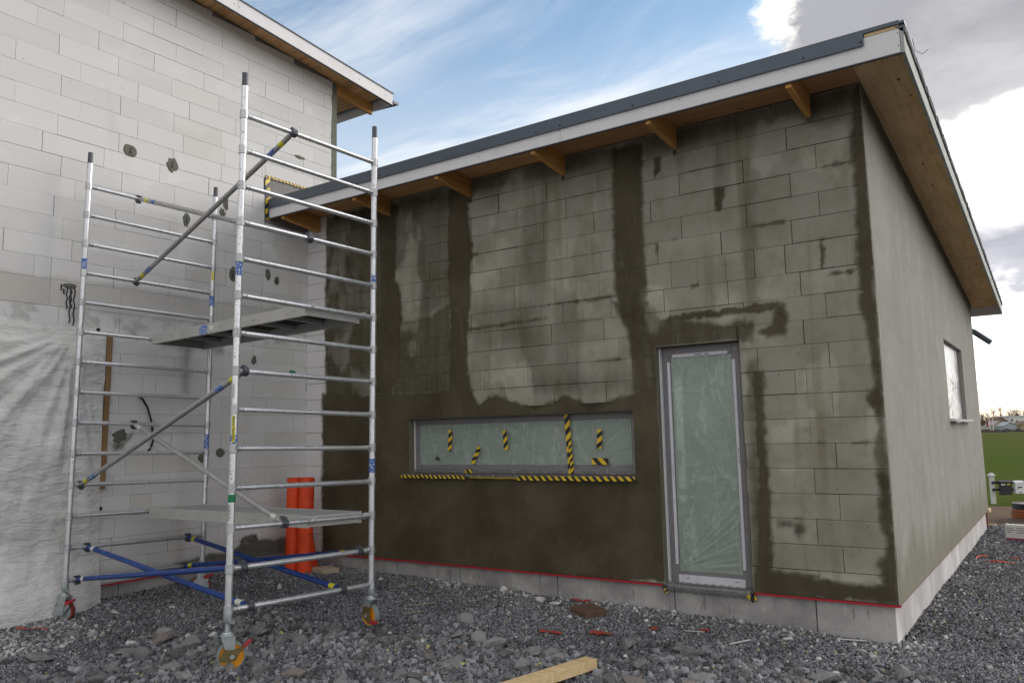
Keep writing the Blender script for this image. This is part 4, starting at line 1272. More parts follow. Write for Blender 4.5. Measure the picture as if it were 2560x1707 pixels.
# film bundled round the threshold
U = np.linspace(-1.90, -1.12, 60)
vs, fs = [], []
for i, x in enumerate(U):
    for k in range(12):
        t = k / 11 * math.pi * 1.25 - .5
        rr_ = .034 + .010 * float(fbm2(np.array(x * 1.0), np.array(k * .7), 31, 3, 9)) + .004 * math.sin(x * 90 + k)
        vs.append((x, .052 - math.sin(t) * rr_ * 1.5 - .012, -.022 + math.cos(t) * rr_ * 1.1))
for i in range(59):
    for k in range(11): fs.append((i * 12 + k, i * 12 + k + 1, (i + 1) * 12 + k + 1, (i + 1) * 12 + k))
link_mesh('threshold_wrap', vs, fs, M['film2'], dr, smooth=True)
tape('hazard_tape_strip', (-1.15, -.012), (-1.09, -.065), .055, -.0105, dr, seed=21)
bl = MB(); v = rock_shape(77, .045, .03, .035); v += np.array([-1.885, -.012, -.02]); bl.add(v.tolist(), IF.tolist())
bl.go('mortar_lump', M['mortar'], dr)
tape('hazard_tape_strip', (-1.875, -.03), (-1.865, -.07), .025, -.03, dr, seed=22)

# side window
sw = MB(); y0, y1, z0, z1 = SW
sw.box((-.24, y0 + .003, z0), (-.17, y0 + .075, z1 - .003)).box((-.24, y1 - .075, z0), (-.17, y1 - .003, z1 - .003))
sw.box((-.24, y0 + .075, z1 - .07), (-.17, y1 - .075, z1 - .003)).box((-.24, y0 + .075, z0), (-.17, y1 - .075, z0 + .07))
sw = sw.go('window', M['frame'], annex)
sw['label'] = 'side window covered by bright crumpled film'
box('glass_pane', (-.21, y0 + .076, z0 + .071), (-.203, y1 - .076, z1 - .071), M['glass'], sw)
V, Wd = np.meshgrid(np.linspace(y0 + .01, y1 - .01, 90), np.linspace(z0 + .01, z1 - .01, 50))
dd = (fbm2(V, Wd, 61, 4, 3.5) - .5) * .06
ang = np.arctan2(Wd - 1.85, V - 5.5); dd += (fbm2(ang * 4, np.hypot(V - 5.5, Wd - 1.85) * .4, 63, 3, 3) - .5) * .03
dd *= smooth01(np.minimum.reduce([V - y0, y1 - V, Wd - z0, z1 - Wd]), .0, .12)
ii = np.arange(V.size).reshape(V.shape)
f = np.stack([ii[:-1, :-1], ii[:-1, 1:], ii[1:, 1:], ii[1:, :-1]], -1).reshape(-1, 4)
link_mesh('polythene_film', np.stack([-.055 + dd * .55, V, Wd], -1), f, M['foil'], sw, smooth=True)
bevel(box('window_sill', (-.15, y0 - .02, z0 - .030), (.060, y1 + .12, z0 - .002), M['bead'], sw), .006)
mb = MB(); r = np.random.default_rng(8)
for i in range(14):
    yy = y0 + .02 + i * .145
    mb.hexa([(.061, yy, z0 - .028 - r.random() * .03), (.066, yy, z0 - .03), (.066, yy + .13, z0 - .03), (.061, yy + .13, z0 - .028 - r.random() * .03)],
            [(.061, yy, z0 - .002), (.068, yy, z0 - .002), (.068, yy + .13, z0 - .002), (.061, yy + .13, z0 - .002)])
mb.go('sill_film_edge', M['foil'], sw)

# blue trestle standing inside behind the door
tr = thing('trestle', (-2.0, 1.5, .001), 'blue folding trestle seen dimly inside through the filmed door', 'trestle')
mb = MB(); mb.box((-2.35, 1.42, .66), (-1.45, 1.50, .72)); mb.go('beam', M['blue'], tr)
for x in (-2.2, -1.6):
    for s in (-1, 1):
        MB().tube((x, 1.46, .66), (x + .22 * s, 1.46 + .25 * s, .012), .018, seg=8).go('leg', M['blue'], tr)

# ------------------------------------------------------------------ main house
MY1 = .487
TSH = (-8.0, -2.52, -.3, 2.46)
mb = MB().hexa([(-6.95, -9.0, -.02), (-LM - .010, -9.0, -.02), (-LM - .010, MY1 - .004, -.02), (-6.95, MY1 - .004, -.02)],
              [(-6.95, -9.0, ztop_main(-9) - .004), (-LM - .010, -9.0, ztop_main(-9) - .004), (-LM - .010, MY1 - .004, ztop_main(MY1) - .004), (-6.95, MY1 - .004, ztop_main(MY1) - .004)])
mb.go('wall_core', M['mortar_w'], house)
SMW = (-.66, .30, 3.92, 4.515)
for k in range(0, 33):
    z0, z1 = zm(k), zm(k + 1)
    if k == 0: z0 = .004
    e = fill_row(MAIN.get(k, []), -4.9 - .3 * (k % 2), MY1, k)
    for a, b in zip(e[:-1], e[1:]):
        zt = min(z1, ztop_main(b) - .001)
        if zt - z0 < .03: continue
        if z1 < 2.40 and b < -2.62: continue                    # behind the hanging sheet
        if z1 < 4.0 and a > .05: continue                       # inside the annex
        for q in rect_minus([(a, b, z0, zt)], SMW):
            block(house, 'x', -LM, *q, M['white'], 1)
# plain continuation of the wall beyond the view
box('wall_panel', (-LM - .0095, -8.9, .01), (-LM - .001, -5.21, 6.55), M['white'], house)
box('base_rail', (-LM - .02, -8.8, -.016), (-LM + .012, -.012, -.001), M['rail'], house)
box('drip_strip', (-LM + .0015, -8.8, .0005), (-LM + .006, -.012, .018), M['zinc'], house)
for a, b in ((-8.6, -7.4), (-7.4, -6.2), (-6.2, -5.0), (-5.0, -3.8), (-3.8, -2.62), (-2.62, -2.30), (-2.30, -1.1), (-1.1, .024)):
    bevel(box('plinth_panel', (-6.9, a + .003, -.62), (-LM - .032, b - .003, -.0165), M['plinth_f'], house), .004)
# render strip down the free corner of the wall
yy = np.arange(4.0, 6.12, .04); vs = []; fs = []
for i, z in enumerate(yy):
    e_ = .405 + (float(fbm2(np.array(z), np.array(1.0), 5, 4, 6)) - .5) * .05
    vs += [(-LM + .004, e_, z), (-LM + .004, MY1 + .003, z), (-LM - .02, e_, z), (-LM - .30, MY1 + .003, z)]
for i in range(len(yy) - 1):
    b = 4 * i
    fs += [(b, b + 1, b + 5, b + 4), (b + 2, b, b + 4, b + 6), (b + 1, b + 3, b + 7, b + 5)]
link_mesh('corner_render_strip', vs, fs, simple('grey_green_render', (.17, .175, .145), .9, var=.2, scale=20, bump=.3), house)

# little upper window half hidden by the annex roof
w = MB(); a, b, c, d = SMW
w.box((-6.75, a, c), (-6.68, a + .06, d)).box((-6.75, b - .06, c), (-6.68, b, d)).box((-6.75, a + .06, d - .06), (-6.68, b - .06, d)).box((-6.75, a + .06, c), (-6.68, b - .06, c + .06))
w = w.go('window', M['frame'], house); w['label'] = 'small upper window edged with hazard tape'
box('dark_lining', (-6.69, a, c), (-LM - .008, a + .014, d), M['flash'], w)
V, Wd = np.meshgrid(np.linspace(a + .02, b - .01, 50), np.linspace(c + .01, d - .01, 34))
dd = (fbm2(V, Wd, 161, 4, 6) - .5) * .05
ii = np.arange(V.size).reshape(V.shape)
f = np.stack([ii[:-1, :-1], ii[:-1, 1:], ii[1:, 1:], ii[1:, :-1]], -1).reshape(-1, 4)
link_mesh('polythene_film', np.stack([-6.61 + dd, V, Wd], -1), f, mat_film('crumpled_grey_polythene', (.48, .50, .49), .92, .9, 12, .3), w, smooth=True)
tape('hazard_tape_strip', (a + .045, c + .05), (a + .035, d - .005), .065, -LM + .0035, w, axis='x')
tape('hazard_tape_strip', (a + .01, d - .012), (b, d - .012), .030, -LM + .0045, w, axis='x')

# eaves of the main house
Sm = lambda y, off=0: ztop_main(y) + off
EX, EY = -6.2125, 1.198
slopebox('roof', -7.6, EX - .03, -9.0, EY - .03, .022, .10, M['bitumen'], house, Sm)
yb_ = np.arange(-8.9, EY - .03, .145)
for i, (a, b) in enumerate(zip(yb_[:-1], yb_[1:])):
    if b < -5.0:
        if i % 12 == 0: slopebox('soffit_board', -LM + .0015, EX - .0265, a + .001, min(a + 12 * .145, -5.0) - .001, 0, .02, M['soffitx'], house, Sm)
        continue
    x0 = -LM + .0015 if b < MY1 else -7.5
    slopebox('soffit_board', x0, EX - .0265, a + .0016, b - .0016, 0, .018, M['soffitx'], house, Sm)
fbm_ = lambda y, off=0: ztop_main(y) - .10 + off
for a, b in ((-9.0, -5.4), (-5.4, -1.35), (-1.35, EY)):
    bevel(slopebox('fascia_board', EX - .025, EX, a, b - .002, -.10, .062, M['fascia'], house, Sm), .0015)
slopebox('fascia_lower_edge', EX - .027, EX + .002, -9, EY, -.108, -.1005, M['fascia_edge'], house, Sm)
bevel(box('fascia_board', (-7.6, EY - .026, Sm(EY, -.10)), (EX - .0275, EY - .001, Sm(EY, .06)), M['fascia'], house), .0015)
slopebox('roof_flashing', EX - .06, EX + .014, -9.0, EY + .012, .0625, .072, M['flash'], house, Sm)
mb = MB(); mb.hexa([(EX - .6, EY + .001, Sm(EY, -.03)), (EX + .01, EY + .001, Sm(EY, -.075)), (EX + .01, EY + .11, Sm(EY, -.07)), (EX - .6, EY + .11, Sm(EY, -.03))],
                   [(EX - .6, EY + .001, Sm(EY, .02)), (EX + .01, EY + .001, Sm(EY, -.035)), (EX + .01, EY + .11, Sm(EY, -.03)), (EX - .6, EY + .11, Sm(EY, .02))])
mb.go('gutter_bracket', M['flash'], house)
bevel(slopebox('rafter_tail', -6.625, -6.58, MY1 + .006, EY - .028, -.155, -.002, M['rafter'], house, Sm), .002)
for y in (-3.1, -1.33, -1.40, .55, 1.05):
    MB().tube((EX, y, Sm(y, -.02)), (EX + .003, y, Sm(y, -.02)), .005, seg=8).go('nail_head', M['ink'], house)


def splat(name, y, z, ry, rz, seed, mat, hole=False, parent=None, t=.007):
    r = np.random.default_rng(seed); k = 26
    an = np.linspace(0, 2 * math.pi, k, endpoint=False)
    rad = 1 + (fbm2(np.cos(an) * 2 + seed, np.sin(an) * 2 + seed, seed, 4, .8 + (seed % 5) * .25) - .5) * (.5 + (seed % 4) * .3)
    vs = [(-LM + t, y, z)] + [(-LM + t * .8, y + math.cos(a) * ry * q * .7, z + math.sin(a) * rz * q * .7) for a, q in zip(an, rad)] \
        + [(-LM - .002, y + math.cos(a) * ry * q, z + math.sin(a) * rz * q) for a, q in zip(an, rad)]
    fs = [(0, 1 + i, 1 + (i + 1) % k) for i in range(k)] + [(1 + i, 1 + k + i, 1 + k + (i + 1) % k, 1 + (i + 1) % k) for i in range(k)]
    o = link_mesh(name, vs, fs, mat, parent or house)
    if hole:
        h = MB(); h.add([(-LM + t + .001, y - ry * .25, z - rz * .5), (-LM + t + .001, y + ry * .1, z - rz * .45), (-LM + t + .001, y + ry * .05, z + rz * .5), (-LM + t + .001, y - ry * .05, z + rz * .4),
                         (-LM + t - .004, y - ry * .25, z - rz * .5), (-LM + t - .004, y + ry * .1, z - rz * .45), (-LM + t - .004, y + ry * .05, z + rz * .5), (-LM + t - .004, y - ry * .05, z + rz * .4)],
                        [(0, 1, 2, 3), (0, 4, 5, 1), (1, 5, 6, 2), (2, 6, 7, 3), (3, 7, 4, 0)])
        h.go('crack', M['ink'], o)
    return o


M['patch'] = simple('dark_mortar_patch', (.155, .155, .125), .95, var=.3, scale=40, dirt=.5, dirt_col=(.08, .08, .065), bump=.7, bscale=60)
for i, (y, z, ry, rz, hl) in enumerate([(-2.35, 4.33, .085, .075, True), (-1.88, 4.31, .075, .085, True), (-1.69, 3.74, .048, .085, True), (-1.24, 3.91, .045, .07, True),
                                        (-1.09, 3.23, .055, .10, True), (-.60, 3.30, .040, .080, False), (-.47, 3.24, .040, .060, True), (-.78, 2.26, .035, .055, False),
                                        (.02, 1.98, .03, .10, False), (-1.21, 1.21, .065, .055, False), (-1.43, 1.17, .065, .055, False), (-2.35, 1.41, .10, .07, False),
                                        (-.80, .24, .055, .045, False), (-.13, 4.88, .10, .025, False), (-1.2, 4.05, .04, .11, True)]):
    splat('mortar_patch', y, z, ry, rz, 200 + i, M['patch'], hl)
# black bituminous drips
dp = MB()
for y, z, L_ in ((-2.955, 2.80, .05), (-2.925, 2.83, .22), (-2.895, 2.83, .35), (-2.885, 2.80, .18), (-2.855, 2.82, .36), (-2.98, 2.84, .06)):
    k = 10; pts = [(-LM + .003, y + .006 * math.sin(i * 1.7 + y * 9), z - L_ * i / k) for i in range(k + 1)]
    dp.path(pts, .0065, 6)
dp.go('tar_drips', M['black'], house)
splat('mortar_patch', -2.90, 2.835, .075, .03, 260, M['patch'])

# grey basecoat drawn along the foot of the wall and over some joints
CM = [(.95, [(-2.20, -.02), (-2.05, .06), (-1.75, .075), (-1.45, .12), (-1.05, .14), (-.85, .20), (-.60, .22), (-.45, .19), (.0, .20), (.0, -.02)]),
      (.9, [(-.95, .15), (-.90, .27), (-.72, .27), (-.62, .18)]),
      (.7, [(-2.44, 1.33), (-2.30, 1.36), (-2.22, 1.45), (-2.33, 1.30), (-2.40, 1.26)]),
      (.5, [(-2.26, 2.45), (-1.2, 2.38), (-1.1, 2.30), (-2.2, 2.36)]),
      (.35, [(-1.72, 2.35), (-1.60, 2.35), (-1.63, 1.85), (-1.70, 1.85)]),
      (.5, [(-.5, 2.9), (-.1, 2.8), (.0, 2.55), (-.45, 2.6)])]
coat_film('basecoat_layer', 'x', -LM, -2.5, -.004, .004, 3.0, .018, CM, M['coat2'], house, (), 0, 21)

# ------------------------------------------------------------------ hanging sheet, lath, cable
def sheet_height(Yg, Zg):
    base = .035 + .03 * fbm2(Yg, Zg, 3, 4, .9)
    # long sagging folds gathered towards the nail near the top right corner
    ny_, nz_ = -2.86, 2.40
    ang = np.arctan2(nz_ - Zg, ny_ - Yg); rad = np.hypot(nz_ - Zg, ny_ - Yg)
    f1 = (fbm2(ang * 3.2, rad * .35, 13, 3, 3.4) - .5) * .18 * smooth01(rad, .05, .5) * np.exp(-rad * .55)
    sway = (fbm2(Yg * .7 + .6 * Zg, Zg * 1.6, 17, 4, 1.5) - .5) * .08
    q = (fbm2(Yg * 2.0 + Zg * .5, Zg * 7.0, 19, 4, 1.7) - .5) * .028
    q2 = (fbm2(Yg * 9, Zg * 12, 23, 3, 1.0) - .5) * .009
    return base + f1 + sway + q + q2


Yg, Zg = np.meshgrid(np.arange(-7.9, -2.5299, .0225), np.arange(-.24, 2.4601, .0225))
top = 2.44 + (fbm2(Yg, Yg * 0, 41, 3, 2) - .5) * .05 + .06 * smooth01(Yg, -2.9, -4.2)
rightE = smooth01(Yg, -2.75, -2.53)
Zs = np.where(Zg > 2.3, 2.3 + (Zg - 2.3) * (top - 2.3) / .16, Zg)
bot = Hn(np.full_like(Yg, -6.5), Yg) - .02
Zs = bot + (Zs + .24) * (top - bot) / (top + .24)
off = sheet_height(Yg, Zs)
off = off * (1 - .75 * rightE) * smooth01(top - Zs, -.02, .25) + .006
off += .12 * smooth01(.25 - Zs, 0, .4) * (1 - .5 * rightE)
Ysh = Yg + (fbm2(Zg, Zg * 0, 51, 3, 3) - .5) * .05 * rightE
ii = np.arange(Yg.size).reshape(Yg.shape)
f = np.stack([ii[:-1, :-1], ii[:-1, 1:], ii[1:, 1:], ii[1:, :-1]], -1).reshape(-1, 4)
sh = link_mesh('insulation_sheet', np.stack([-LM + .004 + off, Ysh, Zs], -1), f, M['sheet'], smooth=True)
tag(sh, 'crinkled white sheet hanging over the lower left of the white block wall', 'sheet')
lt = bevel(MB().hexa([(-LM + .012, -2.557, .90), (-LM + .040, -2.557, .90), (-LM + .040, -2.507, .905), (-LM + .012, -2.507, .905)],
                     [(-LM + .012, -2.527, 2.42), (-LM + .034, -2.527, 2.42), (-LM + .034, -2.477, 2.42), (-LM + .012, -2.477, 2.42)]).go('timber_lath', M['lath']), .002)
tag(lt, 'upright brown lath nailed over the right edge of the white sheet', 'lath')
for z in (2.25, 1.75, 1.28): MB().tube((-LM + .036, -2.51, z), (-LM + .044, -2.51, z), .004, seg=8).go('nail', M['zinc'], lt)
for z, y in ((.72, -2.535), (2.44, -2.62)):
    pl = MB().tube((-LM + .012, y, z), (-LM + .022, y, z), .018, seg=14).go('fixing_plug', M['black'], sh)
pts = [(-LM + .012, -2.20, 1.815), (-LM + .035, -2.155, 1.78), (-LM + .05, -2.105, 1.69), (-LM + .05, -2.065, 1.57), (-LM + .045, -2.04, 1.45), (-LM + .04, -2.03, 1.35), (-LM + .02, -2.045, 1.27), (-LM - .01, -2.06, 1.25)]
cb = MB().path([tuple(np.array(pts[i]) * (1 - t) + np.array(pts[i + 1]) * t) for i in range(len(pts) - 1) for t in (0, .33, .66)] + [pts[-1]], .011, 10).go('cable_loop', M['black'], smooth=True)
tag(cb, 'black cable looping out of the white block wall', 'cable')

# ------------------------------------------------------------------ scaffold tower
SA = Vector((-3.78882661, -3.10075068, .15813638)); TH = 1.5157171; SWD, SLN = 1.32944327, 2.52542712
sup = Vector((-.00899281, .02283082, 1)).normalized()
se = Vector((math.cos(TH), math.sin(TH), 0)); sn = Vector((-se.y, se.x, 0))
se = se - sup * se.dot(sup); sn = sn - sup * sn.dot(sup)
PITCH = .28
def SP(fr, t, k, du=0.0, dn=0.0):
    """point at fraction t along rung k (0 = top) of frame 'AB' (near) or 'CD' (far)"""
    return SA + (sn * SLN if fr == 'CD' else Vector((0, 0, 0))) + se * SWD * t + sup * (PITCH * (13 - k) + du) + sn * dn
tower = thing('scaffold_tower', tuple(SA - Vector((0, 0, .42))), 'tall aluminium rolling scaffold tower with blue lower braces, standing on the gravel', 'scaffold')
R_P, R_R = .0252, .0195
ztop = {'A': 3.970, 'B': 3.979, 'C': 3.969, 'D': 3.982}
BLUE_AT = {'A': [(1.28, .13), (2.38 + .20, .13)], 'B': [(1.10, .12), (2.96 - .28, .12)], 'C': [(2.98, .17)], 'D': [(1.36, .16), (2.86, .14)]}
for key, fr, t in (('A', 'AB', 0), ('B', 'AB', 1), ('C', 'CD', 0), ('D', 'CD', 1)):
    foot = SP(fr, t, 13, -.055); topL = PITCH * 13 + .32
    p = MB().tube(foot, SP(fr, t, 0, .235), R_P, seg=20).go('pole', M['tube'], tower); autosmooth(p)
    s = MB().tube(SP(fr, t, 0, .2355), SP(fr, t, 0, .335), R_P * .9, seg=18).tube(SP(fr, t, 0, .228), SP(fr, t, 0, .2352), R_P * 1.03, seg=18).go('spigot', M['cap'], p); autosmooth(s)
    for k in range(14):
        mb = MB(); w_ = .034
        mb.lathe(SP(fr, t, k, -w_), sup, [(R_P * 1.02, 0), (R_P * 1.22, .003), (R_P * 1.22, 2 * w_ - .003), (R_P * 1.02, 2 * w_)], 20)
        autosmooth(mb.go('collar', M['collar'], p))
    for zc, hh in BLUE_AT[key]:
        c0 = SP(fr, t, 13, zc - hh / 2 - .13); c1 = SP(fr, t, 13, zc + hh / 2 - .13)
        autosmooth(MB().tube(c0, c1, R_P + .0008, seg=20, caps=False).go('paint_band', M['bluepatch'], p))
    for k in range(4, 13, 3):    # pin holes
        q = SP(fr, t, k, .1) + Vector((.5, -.8, 0)).normalized() * (R_P - .001)
        MB().tube(q, q + Vector((.5, -.8, 0)).normalized() * .002, .004, seg=8).go('pin_hole', M['ink'], p)
    if key == 'A':
        autosmooth(MB().tube(SP(fr, 0, 10, -.045 - .055), SP(fr, 0, 10, -.045), R_P + .001, seg=20, caps=False).go('green_tape_band', M['green'], p))
    if key in 'AD':
        def arc_label(k, u0_, u1_, col, ang0, ang1, name='label_sticker'):
            f_a = Vector((1, -.0, 0)); vs = []
            for i in range(7):
                a_ = math.radians(ang0 + (ang1 - ang0) * i / 6)
                dct = Vector((math.cos(a_), math.sin(a_), 0))
                vs += [SP(fr, t, k, u0_) + dct * (R_P + .0012), SP(fr, t, k, u1_) + dct * (R_P + .0012)]
            return MB().add(vs, [(2 * i, 2 * i + 2, 2 * i + 3, 2 * i + 1) for i in range(6)]).go(name, col, p)
        def print_marks(k, u0_, u1_, n_, a_, wid=.006):
            mb = MB()
            for i in range(n_):
                u = u0_ + (u1_ - u0_) * (i + .2) / n_; h_ = (u1_ - u0_) / n_ * .6
                for j, aa in enumerate(a_):
                    aa = math.radians(aa + (i * 37 % 11) - 5); dct = Vector((math.cos(aa), math.sin(aa), 0)); tn_ = Vector((-dct.y, dct.x, 0))
                    q = SP(fr, t, k, u) + dct * (R_P + .0018)
                    mb.add([q - tn_ * wid / 2, q + tn_ * wid / 2, q + tn_ * wid / 2 + sup * h_, q - tn_ * wid / 2 + sup * h_], [(0, 1, 2, 3)])
            mb.go('printed_mark', M['ink'], p)
        if key == 'A':
            arc_label(8, .045 - .28, .16 - .28 + .0, M['yellow'], -70, -20); print_marks(8, .055 - .28, .15 - .28, 9, (-58, -40))
            arc_label(8, -.125 - .0, -.045, M['yellow'], -70, -25); print_marks(8, -.12, -.05, 6, (-55, -38))
            arc_label(7, -.20, -.095, M['sticker'], -90, -45); print_marks(7, -.195, -.10, 8, (-70,))
            arc_label(10, -.23, -.11, M['sticker'], -100, -55); print_marks(10, -.225, -.115, 9, (-85, -70))
        else:
            arc_label(2, -.14, -.04, M['yellow'], -60, -10)
for fr in ('AB', 'CD'):
    for k in range(14):
        p = MB().tube(SP(fr, R_P / SWD, k), SP(fr, 1 - R_P / SWD, k), R_R, seg=18).go('rung', M['tube'], tower); autosmooth(p)
        mb = MB()
        for t0, t1 in ((.020, .034), (.040, .052), (1 - .052, 1 - .040), (1 - .034, 1 - .020)):
            mb.tube(SP(fr, t0, k), SP(fr, t1, k), R_R * 1.07, seg=18)
        autosmooth(mb.go('crimp_ring', M['collar'], p))
autosmooth(MB().path([SP('AB', .36, 7, .026), SP('AB', .375, 7, .030), SP('AB', .39, 7, .024)], .012, 8).go('green_tape_knot', M['green'], tower))


def coupler(q, along, toward, parent):
    """black snap hook closed over a rung, at the brace's end"""
    mb = MB(); al = along.normalized(); to = (toward - al * toward.dot(al)).normalized()
    vert = al.cross(to)
    k = 9; ro, ri = R_R + .016, R_R + .001
    for i in range(k):
        a0, a1 = math.radians(-135 + 270 * i / k), math.radians(-135 + 270 * (i + 1) / k)
        P_ = lambda a, r, s: q + (to * (-math.cos(a)) + vert * math.sin(a)) * r + al * s
        mb.hexa([P_(a0, ri, -.022), P_(a0, ro, -.022), P_(a1, ro, -.022), P_(a1, ri, -.022)], [P_(a0, ri, .022), P_(a0, ro, .022), P_(a1, ro, .022), P_(a1, ri, .022)])
    mb.hexa([q + vert * (R_R + .010) - al * .012 - to * .02, q + vert * (R_R + .010) + al * .012 - to * .02, q + vert * (R_R + .012) + al * .012 + to * .05, q + vert * (R_R + .012) - al * .012 + to * .05],
            [q + vert * (R_R + .030) - al * .012 - to * .01, q + vert * (R_R + .030) + al * .012 - to * .01, q + vert * (R_R + .022) + al * .012 + to * .05, q + vert * (R_R + .022) - al * .012 + to * .05])
    mb.go('snap_coupler', M['hook'], parent)


def brace(a, b, mat, bands, r=.0215):
    P0, P1 = a, b; d = (P1 - P0).normalized()
    o = MB().tube(P0 + d * .055, P1 - d * .055, r, seg=18).tube(P0 + d * .03, P0 + d * .056, r * .8, seg=14).tube(P1 - d * .056, P1 - d * .03, r * .8, seg=14).go('brace', mat, tower)
    autosmooth(o)
    coupler(P0, se, d, o); coupler(P1, se, -d, o)
    L_ = (P1 - P0).length
    for s, w_, m_ in bands:
        q = P0 + d * (s if s > 0 else L_ + s)
        autosmooth(MB().tube(q, q + d * w_, r + .0012, seg=18, caps=False).go('coloured_band', m_, o))
    return o


U_ = .0
yb, bb = M['yellow'], M['bluepatch']
brace(SP('AB', .341, 0, U_), SP('CD', .379, 3, U_), M['brace'], [(.13, .055, yb), (.25, .10, bb), (-.17, .05, yb), (-.31, .09, bb)])
brace(SP('AB', .474, 3, .0), SP('CD', .365, 0, .0), M['brace'], [(-.20, .05, yb), (-.33, .06, bb)])
brace(SP('AB', .052, 7, .0), SP('CD', .036 + .03, 10, .0), M['brace'], [(.10, .07, yb), (.27, .10, bb), (-.15, .055, yb), (-.30, .10, bb)])
brace(SP('AB', .339, 11, .0), SP('CD', .412, 8, .0), M['brace'], [(.10, .06, M['sticker']), (-.17, .05, M['sticker'])])
ylw = M['yellow']; wht = M['sticker']
brace(SP('AB', .130, 13), SP('CD', .129, 12), M['blue'], [(.09, .07, wht), (-.16, .05, wht)])
brace(SP('AB', .080, 12, .0), SP('CD', .075, 13, .0), M['blue'], [(-.16, .05, wht)], r=.0212)
brace(SP('AB', .769, 13), SP('CD', .872, 12), M['blue'], [(.09, .07, ylw), (-.17, .06, ylw)])
brace(SP('AB', .900, 12, .0), SP('CD', .846, 13, .0), M['blue'], [(.16, .06, ylw), (-.17, .06, ylw)], r=.0212)


def platform(k, f0, f1, n0, n1, top_mat):
    """trapdoorless deck hooked over both frames at rung k"""
    zt = R_R + .012
    o = MB()
    C = lambda t, s, u: SP('AB', t, k, u) + sn * SLN * s
    def bar(t0, t1, s0, s1, u0, u1):
        return [C(t0, s0, u0), C(t1, s0, u0), C(t1, s1, u0), C(t0, s1, u0)], [C(t0, s0, u1), C(t1, s0, u1), C(t1, s1, u1), C(t0, s1, u1)]
    e_ = .028 / SWD
    o.hexa(*bar(f0, f0 + e_, .025, .975, -.060, zt + .004)); o.hexa(*bar(f1 - e_, f1, .025, .975, -.060, zt + .004))
    o.hexa(*bar(f0 + e_, f1 - e_, .025, .037, -.055, zt)); o.hexa(*bar(f0 + e_, f1 - e_, .963, .975, -.055, zt))
    pl = bevel(o.go('platform', M['deckframe'], tower), .002)
    b_ = MB().hexa(*bar(f0 + e_ + .001, f1 - e_ - .001, .038, .962, zt - .014, zt - .001)); b_.go('deck_panel', top_mat, pl)
    for s in (.2, .36, .52, .68, .84):
        MB().hexa(*bar(f0 + e_ + .001, f1 - e_ - .001, s, s + .012, zt - .05, zt - .0145)).go('cross_member', M['deckframe'], pl)
    for t in (f0 + .012, f1 - .012):
        for s, d_ in ((0, 1), (1, -1)):
            q = SP('AB' if s == 0 else 'CD', t, k)
            mb = MB()
            for i in range(7):
                a0, a1 = math.radians(-70 + 250 * i / 7), math.radians(-70 + 250 * (i + 1) / 7)
                P_ = lambda a, r, s2: q + (sn * (math.cos(a) * d_) + sup * math.sin(a)) * r + se * s2
                mb.hexa([P_(a0, R_R + .0012, -.014), P_(a0, R_R + .009, -.014), P_(a1, R_R + .009, -.014), P_(a1, R_R + .0012, -.014)],
                        [P_(a0, R_R + .0012, .014), P_(a0, R_R + .009, .014), P_(a1, R_R + .009, .014), P_(a1, R_R + .0012, .014)])
            mb.go('deck_hook', M['deckframe'], pl)
    for s in (.955, .90, .82, .74, .5, .3, .12):
        q = C(f0, s, -.02); MB().tube(q - se * .002, q + se * .004, .006, seg=8).go('rivet', M['ink'], pl)
    return pl, C, e_


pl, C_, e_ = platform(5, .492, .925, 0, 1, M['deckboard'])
pl['label'] = 'upper platform with dark plywood underside'
MB().hexa([C_(.492, .585, -.058) - se * .0015, C_(.492, .585, -.058) - se * .0005, C_(.492, .635, -.058) - se * .0005, C_(.492, .635, -.058) - se * .0015],
          [C_(.492, .585, .030) - se * .0015, C_(.492, .585, .030) - se * .0005, C_(.492, .635, .030) - se * .0005, C_(.492, .635, .030) - se * .0015]).go('blue_paint_patch', M['bluepatch'], pl)
MB().hexa([C_(.492, .545, -.03) - se * .0015, C_(.492, .545, -.03) - se * .0005, C_(.492, .572, -.03) - se * .0005, C_(.492, .572, -.03) - se * .0015],
          [C_(.492, .545, .012) - se * .0015, C_(.492, .545, .012) - se * .0005, C_(.492, .572, .012) - se * .0005, C_(.492, .572, .012) - se * .0015]).go('label_sticker', M['sticker'], pl)
MB().hexa([C_(.62, .06, .012), C_(.74, .06, .012), C_(.74, .12, .012), C_(.62, .12, .012)], [C_(.62, .06, .0135), C_(.74, .06, .0135), C_(.74, .12, .0135), C_(.62, .12, .0135)]).go('yellow_label', M['yellow'], pl)
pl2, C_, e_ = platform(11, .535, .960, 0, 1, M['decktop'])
pl2['label'] = 'lower platform with pale grey top'
for t in (.545, .93):
    MB().hexa([C_(t, .026, .0335), C_(t + .03, .026, .0335), C_(t + .03, .055, .0335), C_(t, .055, .0335)],
              [C_(t, .026, .035), C_(t + .03, .026, .035), C_(t + .03, .055, .035), C_(t, .055, .035)]).go('blue_paint_patch', M['bluepatch'], pl2)


